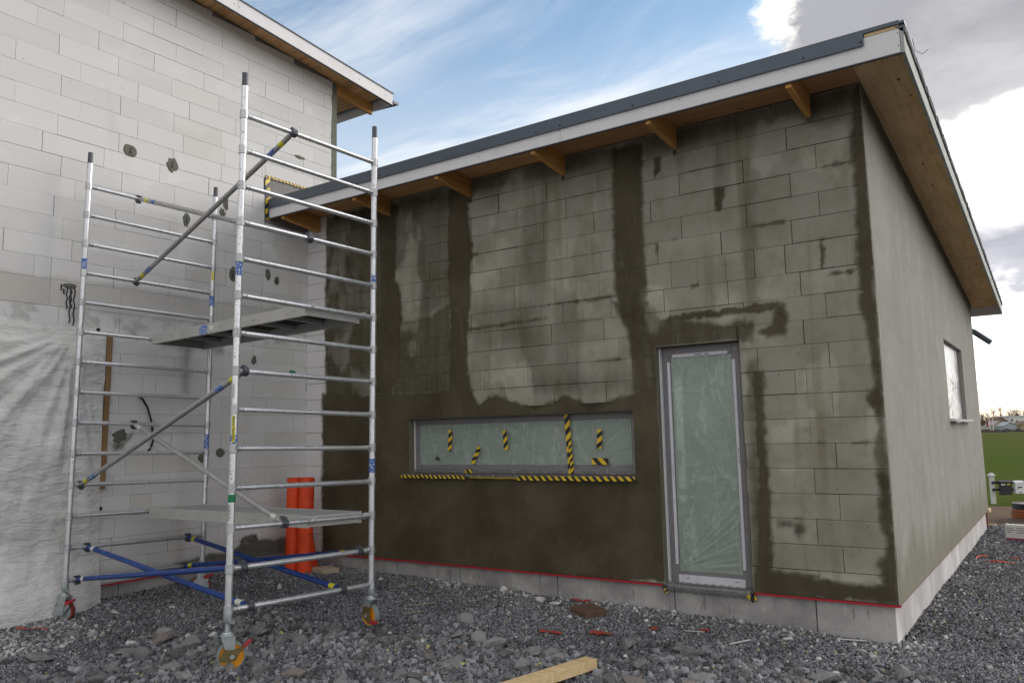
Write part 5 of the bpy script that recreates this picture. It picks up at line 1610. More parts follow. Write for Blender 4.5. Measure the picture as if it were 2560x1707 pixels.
def caster(key, fr, t, wheel_c, head, hubm, treadm, levm, R_=.098, W_=.045, lever='up'):
    """swivel caster: jack stem, nut, head plate, fork, wheel, brake; head = direction in which the axle lies"""
    ax = Vector((math.cos(head), math.sin(head), 0)); tr_ = Vector((-ax.y, ax.x, 0))
    base = SP(fr, t, 13, -.055)
    wc = Vector(wheel_c)
    topz = wc.z + R_ + .035
    st = MB()
    st.lathe(base + Vector((0, 0, .035)), (0, 0, -1), [(.030, 0), (.031, .01), (.031, .05), (.028, .06)], 16)
    st.box((.018, -.012, -.03), (.062, .012, -.012), T=lambda q: base + q)
    zz = base.z - .02; pr = []
    Lr = max(.02, zz - topz - .030)
    nthr = max(2, int(Lr / .007))
    for i in range(nthr): pr += [(.0175, Lr * i / nthr), (.0200, Lr * (i + .5) / nthr)]
    pr.append((.0175, Lr))
    cst = st.go('caster', M['zinc'], tower); autosmooth(cst)
    autosmooth(MB().lathe((base.x, base.y, zz), (0, 0, -1), pr, 16).go('threaded_stem', M['zinc'], cst), 25)
    autosmooth(MB().lathe((base.x, base.y, topz + .030), (0, 0, -1), [(.030, 0), (.034, .006), (.036, .012), (.048, .016), (.050, .024), (.049, .030)], 24).go('swivel_ring', M['zinc'], cst))
    T = lambda q: Vector((base.x, base.y, topz)) + ax * q.x + tr_ * q.y + Vector((0, 0, q.z))
    fk = MB().box((-.042, -.045, -.006), (.042, .045, .0), T=T)
    wl = wc - Vector((base.x, base.y, topz)); wy = wl.dot(tr_); wz = wl.z
    for s in (-1, 1):
        x0, x1 = (.0365 * s, .0425 * s) if s > 0 else (-.0425, -.0365)
        fk.hexa([T(Vector((x0, -.045, -.006))), T(Vector((x1, -.045, -.006))), T(Vector((x1, wy - .022, wz - .018))), T(Vector((x0, wy - .022, wz - .018)))],
                [T(Vector((x0, .045, -.006))), T(Vector((x1, .045, -.006))), T(Vector((x1, wy + .022, wz - .018))), T(Vector((x0, wy + .022, wz - .018)))])
    fk.go('fork', M['zinc'], cst)
    w = W_ / 2
    wh = MB().lathe(wc - ax * w, ax, [(R_ * .84, 0), (R_ * .985, .003), (R_, .010), (R_, W_ - .010), (R_ * .985, W_ - .003), (R_ * .84, W_)], 36, caps=False).go('wheel_tyre', treadm, cst)
    autosmooth(wh)
    hb = MB().lathe(wc - ax * (w + .001), ax, [(R_ * .2, 0), (R_ * .55, .005), (R_ * .80, .006), (R_ * .865, .0), (R_ * .87, .004), (R_ * .87, W_ - .002), (R_ * .865, W_ + .002), (R_ * .80, W_ - .004), (R_ * .5, W_ - .004), (R_ * .2, W_ + .002)], 36).go('wheel_disc', hubm, cst)
    autosmooth(hb)
    autosmooth(MB().tube(wc - ax * .052, wc + ax * .052, .013, seg=16).tube(wc - ax * .056, wc - ax * .0485, .017, seg=6).tube(wc + ax * .0485, wc + ax * .056, .017, seg=6).go('axle_bolt', M['zinc'], cst))
    # brake plate: a grimy cranked side plate ending in a painted pedal
    TT = lambda a_, b_, c_: wc + ax * a_ + tr_ * b_ + Vector((0, 0, c_))
    sd_ = -1 if ax.dot(Vector((1.15, -6.7, 1.3)) - wc) < 0 else 1
    xo0, xo1 = sd_ * .0435, sd_ * .0475
    outl = [(-.085, -.028), (-.075, .010), (-.052, .052), (.020, .044), (.075, .070), (.080, .048), (.045, .012), (.022, -.028), (-.030, -.032)]
    if lever == 'down': outl = [(-.05, .07), (.04, .075), (.045, .0), (.06, -.045), (.03, -.062), (-.02, -.03), (-.05, .0)]
    br = MB().hexa([TT(xo0, *q) for q in outl], [TT(xo1, *q) for q in outl]).go('brake_plate', M['rusty'] if levm is not None else M['zinc'], cst)
    if lever == 'up':
        pd = [(.072, .066), (.082, .046), (.135, .088), (.128, .106)]
    elif lever == 'down':
        pd = [(.030, -.055), (.060, -.030), (.110, -.035), (.108, -.060)]
    else:
        pd = [(.02, .085), (.05, .055), (.12, .095), (.115, .112)]
    mb = MB(); a0, a1 = xo0 - sd_ * .030, xo1 + sd_ * .004
    mb.hexa([TT(a0, *q) for q in pd], [TT(a1, *q) for q in pd])
    bevel(mb.go('brake_pedal', M['redmetal'], cst), .004, 2)
    return cst
def gz(x, y): return float(Hn(x, y))


fA, fB, fC, fD = (SP('AB', 0, 13, -.055), SP('AB', 1, 13, -.055), SP('CD', 0, 13, -.055), SP('CD', 1, 13, -.055))
CAM = Vector((1.15196, -6.705846, 1.323518))
# A faces the viewer side-on; B is turned nearly edge-on; C shows grey web and red tread; D hides behind the lath shadow
vA = (CAM - fA); headA = math.atan2(vA.y, vA.x) + math.radians(8)
caster('A', 'AB', 0, (fA.x + .012, fA.y + .022, -.246 + .098), headA, M['orangehub'], M['tyre'], 1, lever='up')
vB = (CAM - fB); headB = math.atan2(vB.y, vB.x) - math.radians(52)
caster('B', 'AB', 1, (fB.x - .012, fB.y + .006, -.212 + .095), headB, M['orangehub'], M['tyre'], 1, R_=.095, lever='down')
vC = (CAM - fC); headC = math.atan2(vC.y, vC.x) - math.radians(38)
caster('C', 'CD', 0, (fC.x - .01, fC.y + .01, -.226 + .095), headC, M['zinc'], M['redhub'], None, R_=.095, lever='flat')
caster('D', 'CD', 1, (fD.x, fD.y - .01, -.20 + .095), headC + .4, M['zinc'], M['redhub'], None, R_=.095, lever='flat')

# ------------------------------------------------------------------ netting rolls in the corner
def net_roll(x, y, r, h, lean, seed, label, flare=0.0):
    z = gz(x, y)
    base = Vector((x, y, z)); ax = Vector((lean[0], lean[1], 1)).normalized()
    a = ax.orthogonal().normalized(); b = ax.cross(a)
    seg, ring = 40, 40; vs = []
    for i in range(ring + 1):
        t = i / ring
        for k in range(seg):
            an = 2 * math.pi * k / seg
            rr_ = r * (1 + flare * (1 - t) ** 2) * (1 + .05 * (float(fbm2(np.array(math.cos(an) * 1.3 + 5), np.array(math.sin(an) * 1.3 + t * 2.2), seed, 3, 1.6)) - .5))
            rr_ += .0016 * math.sin(i * 2.1 + k * .3)
            vs.append(base + ax * h * t + (a * math.cos(an) + b * math.sin(an)) * rr_)
    fs = [(i * seg + k, i * seg + (k + 1) % seg, (i + 1) * seg + (k + 1) % seg, (i + 1) * seg + k) for i in range(ring) for k in range(seg)]
    o = link_mesh('netting_roll', vs, fs, M['netting'], smooth=True, at=tuple(base))
    tag(o, label, 'netting roll', 'orange netting rolls in the corner')
    # spiral end
    sp = []
    for q in range(90):
        an = q * .42; rr_ = r * (.16 + .80 * q / 90)
        sp.append(base + ax * (h - .006) + (a * math.cos(an) + b * math.sin(an)) * rr_)
    mb = MB(); vs = []
    for p in sp: vs += [p, p + ax * .012]
    mb.add(vs, [(2 * i, 2 * i + 2, 2 * i + 3, 2 * i + 1) for i in range(89)])
    mb.go('wound_end', M['netting'], o)
    return o


net_roll(-6.235, -.47, .088, 1.045, (.02, .0), 5, 'left one of the two front orange netting rolls, standing in the wall corner')
net_roll(-6.055, -.46, .084, 1.05, (.025, .01), 8, 'right one of the two front orange netting rolls, beside the dark basecoat')
net_roll(-6.33, -.21, .080, .66, (.0, -.01), 12, 'shorter flared orange netting roll standing behind the front pair', 1.0)

# ------------------------------------------------------------------ things lying about
def slab_thing(name, pts, th, mat, label, cat, group=None, tilt=.0, z=None, jag=0.0, rough=0):
    zz = max(gz(*p) for p in pts) if z is None else z
    r = np.random.default_rng(int(abs(pts[0][0]) * 1000))
    bot = [(p[0], p[1], zz - .006 + tilt * i * .01) for i, p in enumerate(pts)]
    topv = [(p[0] + r.uniform(-jag, jag), p[1] + r.uniform(-jag, jag), zz + th + tilt * i * .01 + r.uniform(-jag, jag) * .5) for i, p in enumerate(pts)]
    o = bevel(MB().hexa(bot, topv).go(name, mat), min(.004, th * .3))
    return tag(o, label, cat, group)


slab_thing('paving_slab', [(-2.61, -.43), (-2.35, -.60), (-2.27, -.38), (-2.53, -.19)], .050, M['paver'], 'square brown paving slab lying on gravel near the annex plinth', 'paving slab', z=-.232)
slab_thing('timber_offcut', [(-6.03, -.40), (-5.80, -.42), (-5.69, -.27), (-5.92, -.22)], .055, M['offcut'], 'pale timber offcut lying beside the orange netting rolls', 'offcut', z=-.150)
bm_ = thing('timber_beam', (-1.75, -2.2, -.27), 'squared fresh pine beam lying across the gravel at the bottom edge', 'timber')
e0 = Vector((-1.665, -1.745, 0)); e1 = Vector((-1.90, -2.86, 0)); d_ = (e1 - e0).normalized(); s_ = Vector((-d_.y, d_.x, 0)) * .052
zb0 = zb1 = -.256
mb = MB().hexa([(e0 + s_).to_tuple()[:2] + (zb0,), (e0 - s_).to_tuple()[:2] + (zb0,), (e1 - s_).to_tuple()[:2] + (zb1,), (e1 + s_).to_tuple()[:2] + (zb1,)],
               [(e0 + s_).to_tuple()[:2] + (zb0 + .066,), (e0 - s_).to_tuple()[:2] + (zb0 + .066,), (e1 - s_).to_tuple()[:2] + (zb1 + .066,), (e1 + s_).to_tuple()[:2] + (zb1 + .066,)])
bevel(mb.go('beam', M['pine'], bm_), .002)


def lump(name, x, y, sx, sy, sz, seed, mat, label, cat, group=None, lift=.6):
    v = rock_shape(seed, sx, sy, sz) + np.array([x, y, gz(x, y) + sz * lift])
    o = link_mesh(name, v, IF.tolist(), mat)
    return tag(o, label, cat, group)


G = 'white block fragments lying on the gravel'
FR = [(-3.56, -.08, .058, .045, .040, 'pair-shaped white block fragment against the plinth, left of the others'),
      (-3.30, -.10, .045, .018, .016, 'narrow white block splinter against the plinth between two bigger fragments'),
      (-3.04, -.27, .085, .070, .050, 'largest rough white block fragment near the middle of the plinth'),
      (-2.86, -.28, .068, .045, .030, 'flat oval white block fragment left of the brown paving slab'),
      (-2.50, -.62, .032, .028, .022, 'small white block crumb in front of the brown paving slab'),
      (-5.05, -3.07, .060, .036, .030, 'rounded white block fragment in the left foreground'),
      (-4.70, -2.73, .036, .026, .024, 'small white block fragment left of the front caster'),
      (-6.12, -2.60, .115, .070, .022, 'broad flat white block slab beside the left rear caster'),
      (-5.86, -2.20, .045, .03, .022, 'white block fragment by the main house plinth under the blue brace'),
      (-.75, -.30, .055, .032, .022, 'white block piece lying under the right end of the annex plinth'),
      (-.28, -.88, .050, .038, .022, 'chipped white block fragment nearest the lower right corner'),
      (-.12, -.43, .046, .034, .030, 'white block fragment off the annex corner'),
      (-1.88, -.42, .030, .024, .022, 'squarish white block fragment below the left side of the door'),
      (-1.19, -.07, .045, .030, .026, 'square white block fragment below the right side of the door'),
      (-1.57, -1.42, .040, .030, .030, 'white block fragment among the rocks right of the pine beam'),
      (-5.02, -.30, .050, .030, .020, 'white block fragment in front of the dark wall beside the timber offcut')]
for i, (x, y, sx, sy, sz, lb) in enumerate(FR):
    lump('block_fragment', x, y, sx, sy, sz, 500 + i, M['aac'], lb, 'block fragment', G)
lump('flat_stone', -5.70, -3.20, .13, .085, .035, 560, M['rock'], 'flat grey stone lying under the left rear caster', 'stone')
tn_ = bpy.data.objects['flat_stone'].data.attributes.new('tone', 'FLOAT', 'POINT'); tn_.data.foreach_set('value', [.75] * len(IV))
GY = 'yellow foam crumbs on the gravel'
for i, (x, y, s, lb) in enumerate([(-5.35, -1.85, .05, 'biggest yellow foam piece, beyond the blue braces'), (-3.45, -2.05, .026, 'yellow foam crumb right of the front caster'),
                                   (-3.25, -1.75, .022, 'small yellow foam crumb between the two near casters'), (-2.86, -1.35, .024, 'yellow foam crumb left of the pine beam'),
                                   (-1.05, -1.15, .020, 'yellow foam crumb in the rocks below the door')]):
    lump('foam_piece', x, y, s, s * .7, s * .5, 600 + i, M['foam'], lb, 'foam crumb', GY)
GR = 'red plastic scraps on the gravel'


def scrap(x, y, w, d, ang, seed, label):
    k = 9; r = np.random.default_rng(seed); ca, sa = math.cos(ang), math.sin(ang)
    vs, fs = [], []
    for i in range(k):
        for j in range(3):
            u, v = (i / (k - 1) - .5) * w, (j / 2 - .5) * d
            px, py = x + u * ca - v * sa, y + u * sa + v * ca
            vs.append((px, py, gz(px, py) + .018 + r.uniform(0, .016)))
    fs = [(i * 3 + j, (i + 1) * 3 + j, (i + 1) * 3 + j + 1, i * 3 + j + 1) for i in range(k - 1) for j in range(2)]
    o = link_mesh('plastic_scrap', vs, fs, M['redscrap'])
    sm = o.modifiers.new('t', 'SOLIDIFY'); sm.thickness = .002
    return tag(o, label, 'plastic scrap', GR)


scrap(-2.72, -.06, .20, .05, .1, 1, 'crumpled red scrap between the brown slab and the plinth')
scrap(-2.38, -1.12, .19, .045, .15, 2, 'long red scrap left of the pine beam end')
scrap(-2.02, -.95, .18, .06, .2, 3, 'widest red scrap behind the pine beam end')
scrap(-1.72, -.62, .07, .04, .5, 4, 'tiny red scrap under the white stick by the door')
scrap(-1.38, -.42, .075, .06, .5, 5, 'square red scrap in front of the door')
scrap(-6.15, -3.30, .30, .012, .5, 7, 'thin red thread on the white crumbs below the sheet')
GS = 'thin sticks and splinters on the gravel'


def stick(p0, p1, w, mat, label, lift=.02):
    a = Vector((*p0, gz(*p0) + lift)); b = Vector((*p1, gz(*p1) + lift)); d = (b - a).normalized(); s = Vector((-d.y, d.x, 0)) * w / 2; u = Vector((0, 0, w * .5))
    o = bevel(MB().hexa([a - s, a + s, b + s, b - s], [a - s + u, a + s + u, b + s + u, b - s + u]).go('stick', mat), w * .1)
    return tag(o, label, 'stick', GS)


stick((-1.36, -.46), (-1.50, -.52), .010, M['aac'], 'white plastic stick lying below the glazed door')
stick((-.98, -.50), (-1.08, -.68), .016, M['aac'], 'thick white stick on the gravel right of the door')
stick((-.42, -.16), (-.24, -.07), .014, M['aac'], 'slanted white stick near the annex corner')
stick((-3.80, -1.30), (-3.70, -1.14), .012, M['offcut'], 'pale wood splinter nearest the right caster')
stick((-3.98, -1.08), (-3.82, -.84), .012, M['offcut'], 'second pale wood splinter beyond the right caster')
stick((-4.62, -.62), (-4.45, -.36), .010, M['offcut'], 'long pale splinter in front of the dark wall')
stick((-5.15, -2.98), (-5.04, -2.84), .010, M['offcut'], 'dull splinter on the dark gravel in the left foreground')
bb_ = lump('blue_plastic_bit', -4.06, -1.66, .018, .013, .012, 640, simple('light_blue_plastic', (.25, .5, .75), .4), 'tiny light blue plastic bit left of the right caster', 'plastic bit')
# orange strap ring lying on the gravel beside the annex
pts = []
for i in range(41):
    a_ = i / 40 * 2 * math.pi * .93 + .5
    px, py = .32 + .24 * math.cos(a_), 4.78 + .22 * math.sin(a_)
    pts.append((px, py, gz(px, py) + .008 + .012 * math.sin(a_ * 3)))
ring = MB().path(pts, .0075, 7).go('orange_hose_ring', M['netting'], smooth=True)
tag(ring, 'orange hose lying in a ring on the gravel beyond the annex corner', 'hose')
pts = []
for i in range(30):
    t = i / 29; px, py = -.10 + .62 * t, -.62 - .42 * t + .06 * math.sin(t * 7)
    pts.append((px, py, gz(px, py) + .016 + .006 * math.sin(t * 20)))
cbl = MB().path(pts, .004, 6).go('black_wire', M['black'], smooth=True)
tag(cbl, 'thin black wire curling over the gravel in the lower right', 'wire')

# ------------------------------------------------------------------ beyond the annex: well pipe, package, boards
wp = thing('well_pipe', (.60, 10.15, -.32), 'corrugated orange well pipe with a black rim standing in brown soil', 'pipe')
pr = []
for i in range(5):
    z_ = .0 + i * .045; pr += [(.415, z_), (.435, z_ + .010), (.435, z_ + .028), (.415, z_ + .036)]
autosmooth(MB().lathe((.60, 10.15, -.36), (0, 0, 1), pr, 44).go('corrugated_wall', simple('terracotta_plastic', (.42, .14, .045), .55, var=.12, scale=9, dirt=.3, dirt_col=(.2, .12, .08)), wp), 30)
autosmooth(MB().lathe((.60, 10.15, -.144), (0, 0, 1), [(.395, 0), (.405, .005), (.405, .095), (.385, .105), (.36, .105), (.36, .02)], 44).go('rim', M['black'], wp))
MB().lathe((.60, 10.15, -.062), (0, 0, 1), [(.355, 0), (.35, .010)], 40).go('sandy_lid', simple('sand', (.40, .36, .30), .95), wp)
lump('soil_heap', .45, 9.75, .75, .45, .05, 700, simple('brown_soil', (.10, .07, .055), .95, var=.3, scale=10, bump=.8, bscale=20), 'low heap of brown soil in front of the orange well pipe', 'soil heap', lift=-.1)
pk = thing('package', (.62, 6.72, -.32), 'white printed package with a magenta stripe standing on the gravel', 'package')
tpk = lambda q: Vector((.285, 6.735, 0)) + Vector((1, -.17, 0)).normalized() * q.x + Vector((.17, 1, 0)).normalized() * q.y + Vector((0, 0, q.z))
bevel(MB().box((0, 0, -.31), (.62, .12, -.075), T=tpk).go('box_body', simple('white_card', (.68, .67, .64), .6, var=.06), pk), .004)
MB().box((.003, -.0016, -.292), (.617, -.0002, -.258), T=tpk).go('magenta_stripe', simple('magenta_print', (.32, .01, .09), .5), pk)
mb = MB(); r = np.random.default_rng(4)
for row, (x0, x1) in enumerate([(.012, .10), (.012, .115), (.012, .075), (.14, .27), (.14, .30), (.14, .25)]):
    zz = -.125 - (row % 3) * .030; x = x0
    while x < x1:
        w = r.uniform(.008, .022); mb.box((x, -.0016, zz), (min(x + w, x1), -.0004, zz + .008), T=tpk); x += w + .004
mb.go('printed_text', M['ink'], pk)
for i, (x, y, w, d, h, lb) in enumerate([(-.02, 8.55, .14, .04, .02, 'short pale board lying at the far foot of the annex'), (-.38, 12.2, .17, .35, .06, 'pale plank end lying on the bare soil beyond the annex'),
                                         (.23, 10.75, .10, .10, .05, 'small pale block of wood beside the well pipe')]):
    z = gz(x, y); o = bevel(box('board_offcut', (x - w / 2, y - d / 2, z), (x + w / 2, y + d / 2, z + h), M['pine']), .003); tag(o, lb, 'board')

# mailbox stand
mbx = thing('mailbox_stand', (-1.34, 27.40, -1.5), 'white post with dark double rails for mailboxes at the edge of the grass', 'mailbox stand')
rv = Vector((.822, .569, 0)).normalized(); fw = Vector((-.569, .822, 0)).normalized()
o0 = Vector((-1.33, 27.40, 0))
Tm = lambda q: o0 + rv * q.x + fw * q.y + Vector((0, 0, q.z))
wpnt = simple('weathered_white_post', (.60, .60, .58), .7, var=.12, scale=15, dirt=.35, dirt_col=(.35, .34, .32))
bevel(MB().box((-.065, -.065, -1.6), (.065, .065, -.50), T=Tm).go('post', wpnt, mbx), .006)
MB().hexa([Tm(Vector((-.11, -.11, -.50))), Tm(Vector((.11, -.11, -.50))), Tm(Vector((.11, .11, -.50))), Tm(Vector((-.11, .11, -.50)))],
          [Tm(Vector((-.035, -.035, -.40))), Tm(Vector((.035, -.035, -.40))), Tm(Vector((.035, .035, -.40))), Tm(Vector((-.035, .035, -.40)))]).go('post_cap', wpnt, mbx)
for z0_, z1_ in ((-.795, -.70), (-1.045, -.95)):
    MB().box((-.06, -.105, z0_), (2.3, -.066, z1_), T=Tm).go('rail', M['black'], mbx)
bevel(MB().box((2.1, -.065, -1.6), (2.23, .065, -.50), T=Tm).go('post', wpnt, mbx), .006)
gb = 'mailboxes on the dark rails'


def mailbox(x, w, zt, h, mat, label, lid=None):
    t = thing('mailbox', tuple(Tm(Vector((x + w / 2, -.11, zt - h)))), label, 'mailbox', gb)
    Tq = Tm
    bevel(MB().box((x, -.235, zt - h), (x + w, -.106, zt - .06), T=Tq).go('box_body', mat, t), .008)
    lm = lid or mat
    MB().hexa([Tq(Vector((x - .012, -.255, zt - .095))), Tq(Vector((x + w + .012, -.255, zt - .095))), Tq(Vector((x + w + .012, -.1055, zt - .058))), Tq(Vector((x - .012, -.1055, zt - .058)))],
              [Tq(Vector((x - .012, -.250, zt - .04))), Tq(Vector((x + w + .012, -.250, zt - .04))), Tq(Vector((x + w + .012, -.1055, zt))), Tq(Vector((x - .012, -.1055, zt)))]).go('lid', lm, t)
    return t


t = mailbox(.16, .41, -.665, .52, M['black'], 'black mailbox nearest the white post, with a small white and yellow sticker')
MB().box((.19, -.2375, -.835), (.33, -.2355, -.79), T=Tm).go('label_sticker', M['sticker'], t)
MB().box((.40, -.2375, -.825), (.50, -.2355, -.79), T=Tm).go('label_sticker', M['yellow'], t)
t = mailbox(.70, .32, -.69, .46, M['bead'], 'white mailbox between the black one and the picture edge')
MB().box((.77, -.2375, -.95), (.94, -.2355, -.90), T=Tm).go('name_plate', simple('navy_plate', (.02, .03, .08), .5), t)
MB().box((.73, -.2375, -1.0), (.81, -.2355, -.98), T=Tm).go('label_sticker', M['redscrap'], t)
MB().box((.80, -.2375, -1.12), (.92, -.2355, -1.095), T=Tm).go('printed_mark', M['ink'], t)
mailbox(1.13, .36, -.62, .50, simple('green_enamel', (.02, .12, .11), .4), 'green mailbox with a white lid cut off by the picture edge', M['bead'])

# ------------------------------------------------------------------ far side of the field
far_d = Vector((.822, .569, 0)).normalized(); far_n = Vector((-.569, .822, 0)).normalized()


def hut(name, x, y, z, w, h, hr, dep, wallm, roofm, label, wins, cat='house', gable=True, flat=False):
    t = thing(name, (x, y, z), label, cat, 'houses beyond the playing field')
    T = lambda q: Vector((x, y, z)) + far_d * q.x + far_n * q.y + Vector((0, 0, q.z))
    mb = MB()
    if gable and not flat:
        mb.hexa([T(Vector(q)) for q in ((0, 0, 0), (w, 0, 0), (w, 0, h), (w / 2, 0, hr), (0, 0, h))], [T(Vector(q)) for q in ((0, dep, 0), (w, dep, 0), (w, dep, h), (w / 2, dep, hr), (0, dep, h))])
    else: mb.box((0, 0, 0), (w, dep, h), T=T)
    mb.go('wall', wallm, t)
    if flat:
        MB().box((-.3, -.3, h), (w + .3, dep + .3, h + .35), T=T).go('roof', roofm, t)
    else:
        for s in (0, 1):
            a = Vector((-.35, -.3, h - .12)) if s == 0 else Vector((w + .35, -.3, h - .12)); b = Vector((w / 2, -.3, hr + .1))
            q = [a, b, b + Vector((0, dep + .6, 0)), a + Vector((0, dep + .6, 0))]
            MB().hexa([T(p_) for p_ in q], [T(p_ + Vector((0, 0, .16))) for p_ in q]).go('roof', roofm, t)
    for (a, b, c_, d__) in wins:
        f_ = MB().box((a - .08, -.06, c_ - .08), (b + .08, -.005, d__ + .08), T=T).go('window', M['bead'], t)
        MB().box((a, -.09, c_), (b, -.065, d__), T=T).go('pane', M['ink'], f_)
    return t


pl_ = lambda n, c: simple(n, c, .8, var=.08, scale=2)
hut('cottage', -20.4, 369.6, -1.3, 5.2, 2.15, 3.45, 6, pl_('pale_blue_boarding', (.36, .42, .44)), pl_('pale_roof', (.45, .46, .48)), 'small pale blue gabled cottage beyond the playing field', [(1.0, 1.6, .7, 1.3), (3.5, 4.1, .7, 1.3)])
hut('cottage', -24.0, 374.0, -1.3, 4.4, 2.6, 4.0, 6, pl_('cream_boarding', (.44, .38, .26)), pl_('pinkish_roof', (.45, .36, .32)), 'small cream gabled cottage left of the pale blue one', [(1.9, 2.4, .9, 1.5), (3.2, 3.6, .9, 1.5)])
hut('cottage', -15.4, 386.0, -1.2, 7, 2.4, 3.7, 6, pl_('tan_boarding', (.34, .25, .14)), pl_('brown_roof', (.22, .15, .11)), 'ochre cottage in front of the white house at the picture edge', [(1.2, 1.8, 1.2, 1.9)])
hut('modern_house', -20.2, 406.5, -1.2, 11, 6.0, 7, 9, pl_('white_render', (.66, .66, .66)), pl_('light_roof_edge', (.55, .58, .62)), 'white flat-roofed two-storey house at the right edge of the far side', [(.7, 1.5, 3.9, 4.9), (2.9, 3.5, 3.4, 4.4), (2.9, 3.5, 1.6, 2.4), (7.2, 8.0, 3.2, 4.6)], flat=True)
hut('brick_house', -24.8, 397, -1.2, 5.0, 3.9, 5.6, 8, pl_('brown_brick', (.25, .18, .14)), pl_('red_tiles', (.22, .13, .10)), 'reddish house with a steep roof rising behind the cream cottage', [(1.0, 1.8, 2.6, 3.4), (3.4, 4.2, 2.6, 3.4)])
hut('long_shed', -33.5, 363, -1.5, 9.5, 2.2, 2.9, 5, pl_('pale_grey_sheet', (.50, .50, .50)), pl_('whitish_roof', (.58, .58, .58)), 'long low pale shed just right of the annex corner', [(2, 3, .8, 1.4), (5, 6, .8, 1.4)], flat=True)
for i, (x, y, zt, lb) in enumerate([(-24.8, 364.1, 5.3, 'taller white flagpole standing before the pale shed'), (-23.5, 362.4, 4.0, 'shorter white pole right of the flagpole')]):
    o = MB().tube((x, y, -1.5), (x, y, zt), .16, .10, 8).go('flagpole', M['bead']); tag(o, lb, 'pole')
fl = MB().box((-25.9, 364.0, .6), (-25.3, 364.1, 2.2)); o = fl.go('red_banner', simple('dull_red_cloth', (.30, .07, .07), .8)); tag(o, 'dull red upright banner left of the flagpole', 'banner')
ct = thing('parked_car', (-15.2, 367.5, -1.5), 'grey car parked before the hedge at the right picture edge', 'car')
carm = simple('grey_car_paint', (.20, .21, .22), .3)
T = lambda q: Vector((-16.9, 366.6, -1.5)) + far_d * q.x + far_n * q.y + Vector((0, 0, q.z))
prof = [(0, .35), (4.3, .35), (4.3, .8), (3.4, .9), (2.9, 1.4), (1.3, 1.42), (.6, .95), (0, .85)]
bevel(MB().hexa([T(Vector((a, 0, b))) for a, b in prof], [T(Vector((a, 1.7, b))) for a, b in prof]).go('body', carm, ct), .05)
for a in (.8, 3.4): MB().tube(T(Vector((a, -.03, .33))), T(Vector((a, .2, .33))), .32, seg=14).go('wheel', M['black'], ct)
MB().hexa([T(Vector((a, -.012, b))) for a, b in ((1.0, .95), (3.1, .95), (2.8, 1.32), (1.35, 1.34))], [T(Vector((a, -.002, b))) for a, b in ((1.0, .95), (3.1, .95), (2.8, 1.32), (1.35, 1.34))]).go('side_window', M['ink'], ct)

M['hedge'] = simple('dark_bare_hedge', (.085, .078, .07), .95, var=.5, scale=1.2, bump=1, bscale=2)
r = np.random.default_rng(9)
mb = MB(); k = 260
for i in range(k):
    x = -140 + 260 * i / k; y = 357.5 + (x + 29) * .02 + r.uniform(0, 3); h_ = r.uniform(.5, 1.0)
    v = IV * np.array([1.1, 1.0, h_]) * (1 + (r.random((len(IV), 1)) - .5) * .5) + np.array([x, y, -1.6 + h_ * .45])
    mb.add(v.tolist(), IF.tolist())
o = mb.go('hedge', M['hedge']); tag(o, 'long dark bare hedge along the far edge of the field', 'hedge'); o['kind'] = 'stuff'
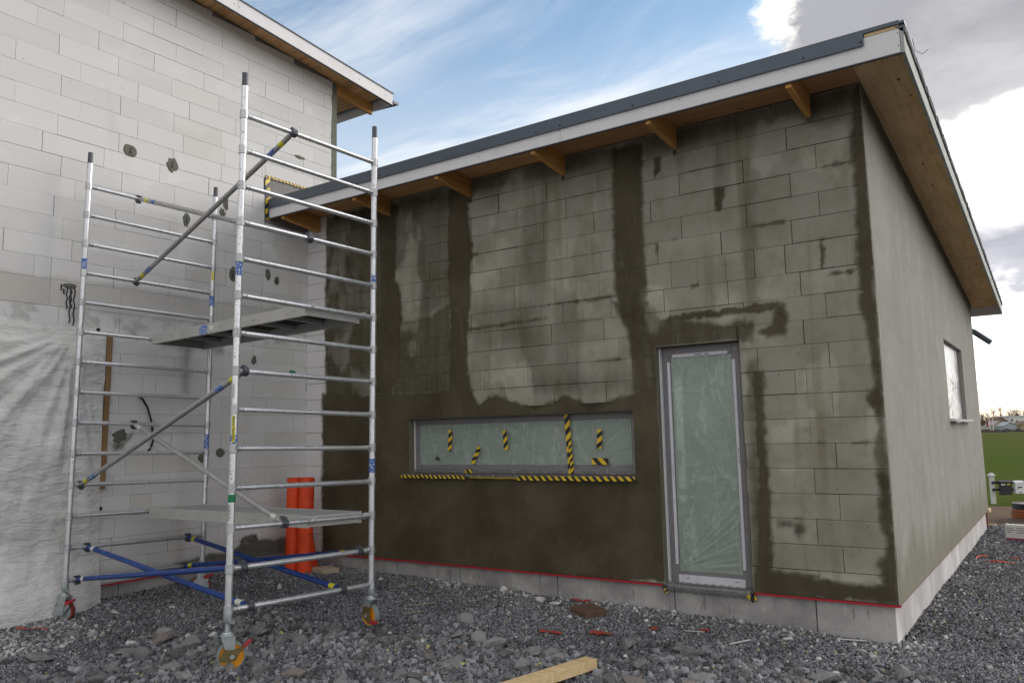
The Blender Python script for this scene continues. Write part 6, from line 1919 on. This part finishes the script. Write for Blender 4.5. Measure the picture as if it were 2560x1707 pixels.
# winter wood behind the houses: a twiggy mass
M['twigs'] = simple('bare_winter_twigs', (.16, .115, .095), .95, var=.4, scale=.6)
mb = MB()
for i in range(16000):
    x = r.uniform(-60, 30); y = 440 + r.uniform(0, 30) + (x + 28) * .5; h_ = r.uniform(1.5, 6.2) + 2.4 * math.sin(x * .23) ** 2 + (2.2 if x > -22 else 0)
    z = -1.6 + r.uniform(.35, 1) * h_; s = r.uniform(.35, .9)
    a = r.normal(size=3); a /= np.linalg.norm(a); b = np.cross(a, r.normal(size=3)); b /= np.linalg.norm(b)
    p_ = np.array([x, y, z])
    mb.add([(p_ + a * s), (p_ - a * s * .4 + b * s * .25), (p_ - a * s * .4 - b * s * .25)], [(0, 1, 2)])
    if i % 3 == 0:
        p2 = np.array([x, y + 4, -1.6 + r.uniform(0, .6) * h_]); mb.add([(p2 + a * s * 2), (p2 - a * s + b * s * 1.4), (p2 - a * s - b * s * 1.4)], [(0, 1, 2)])
o = mb.go('winter_wood', M['twigs']); o['kind'] = 'stuff'; tag(o, 'brown leafless wood behind the far houses', 'wood')


def bare_tree(x, y, h, w, seed, label):
    r = np.random.default_rng(seed)
    t = thing('bare_tree', (x, y, -1.5), label, 'tree', 'leafless trees on the skyline')
    MB().tube((x, y, -1.5), (x + .1, y, -1.5 + h * .75), .24, .08, 6).go('trunk', M['twigs'], t)
    mb = MB()
    for i in range(26):
        z0 = h * r.uniform(.28, .92); an = r.uniform(0, 6.28); ln = w * (1 - .55 * z0 / h) * r.uniform(.5, 1)
        p0 = Vector((x, y, -1.5 + z0 * .85)); p1 = p0 + Vector((math.cos(an) * ln, math.sin(an) * ln, ln * r.uniform(.7, 1.6)))
        if p1.z > -1.5 + h: p1.z = -1.5 + h
        mb.tube(p0, p1, .07, .03, 3)
        for j in range(7):
            q = p0.lerp(p1, r.uniform(.3, 1)); e = q + Vector(r.normal(size=3).tolist()) * .55 + Vector((0, 0, .35)); mb.tube(q, e, .035, .018, 3, caps=False)
    mb.go('crown', M['twigs'], t)
    return t


for i, (x, y, h, w, lb) in enumerate([(-32.3, 431.5, 9.5, 1.6, 'thin leafless tree on the skyline closest to the annex corner'), (-30.2, 432.8, 10.2, 2.4, 'bushy leafless tree left of the tallest pair'),
                                      (-27.8, 434.0, 12.3, 2.8, 'broad tall leafless tree, left of the tallest pair on the skyline'), (-25.1, 435.8, 13.0, 1.7, 'slim tallest leafless tree on the skyline'),
                                      (-21.6, 438.6, 10.3, 2.6, 'leafless tree above the pale blue cottage'), (-18.8, 440.5, 10.6, 2.6, 'leafless tree left of the white house roof'), (-15.5, 442.5, 11.0, 2.6, 'leafless tree over the white house at the picture edge')]):
    bare_tree(x, y, h, w, 70 + i, lb)
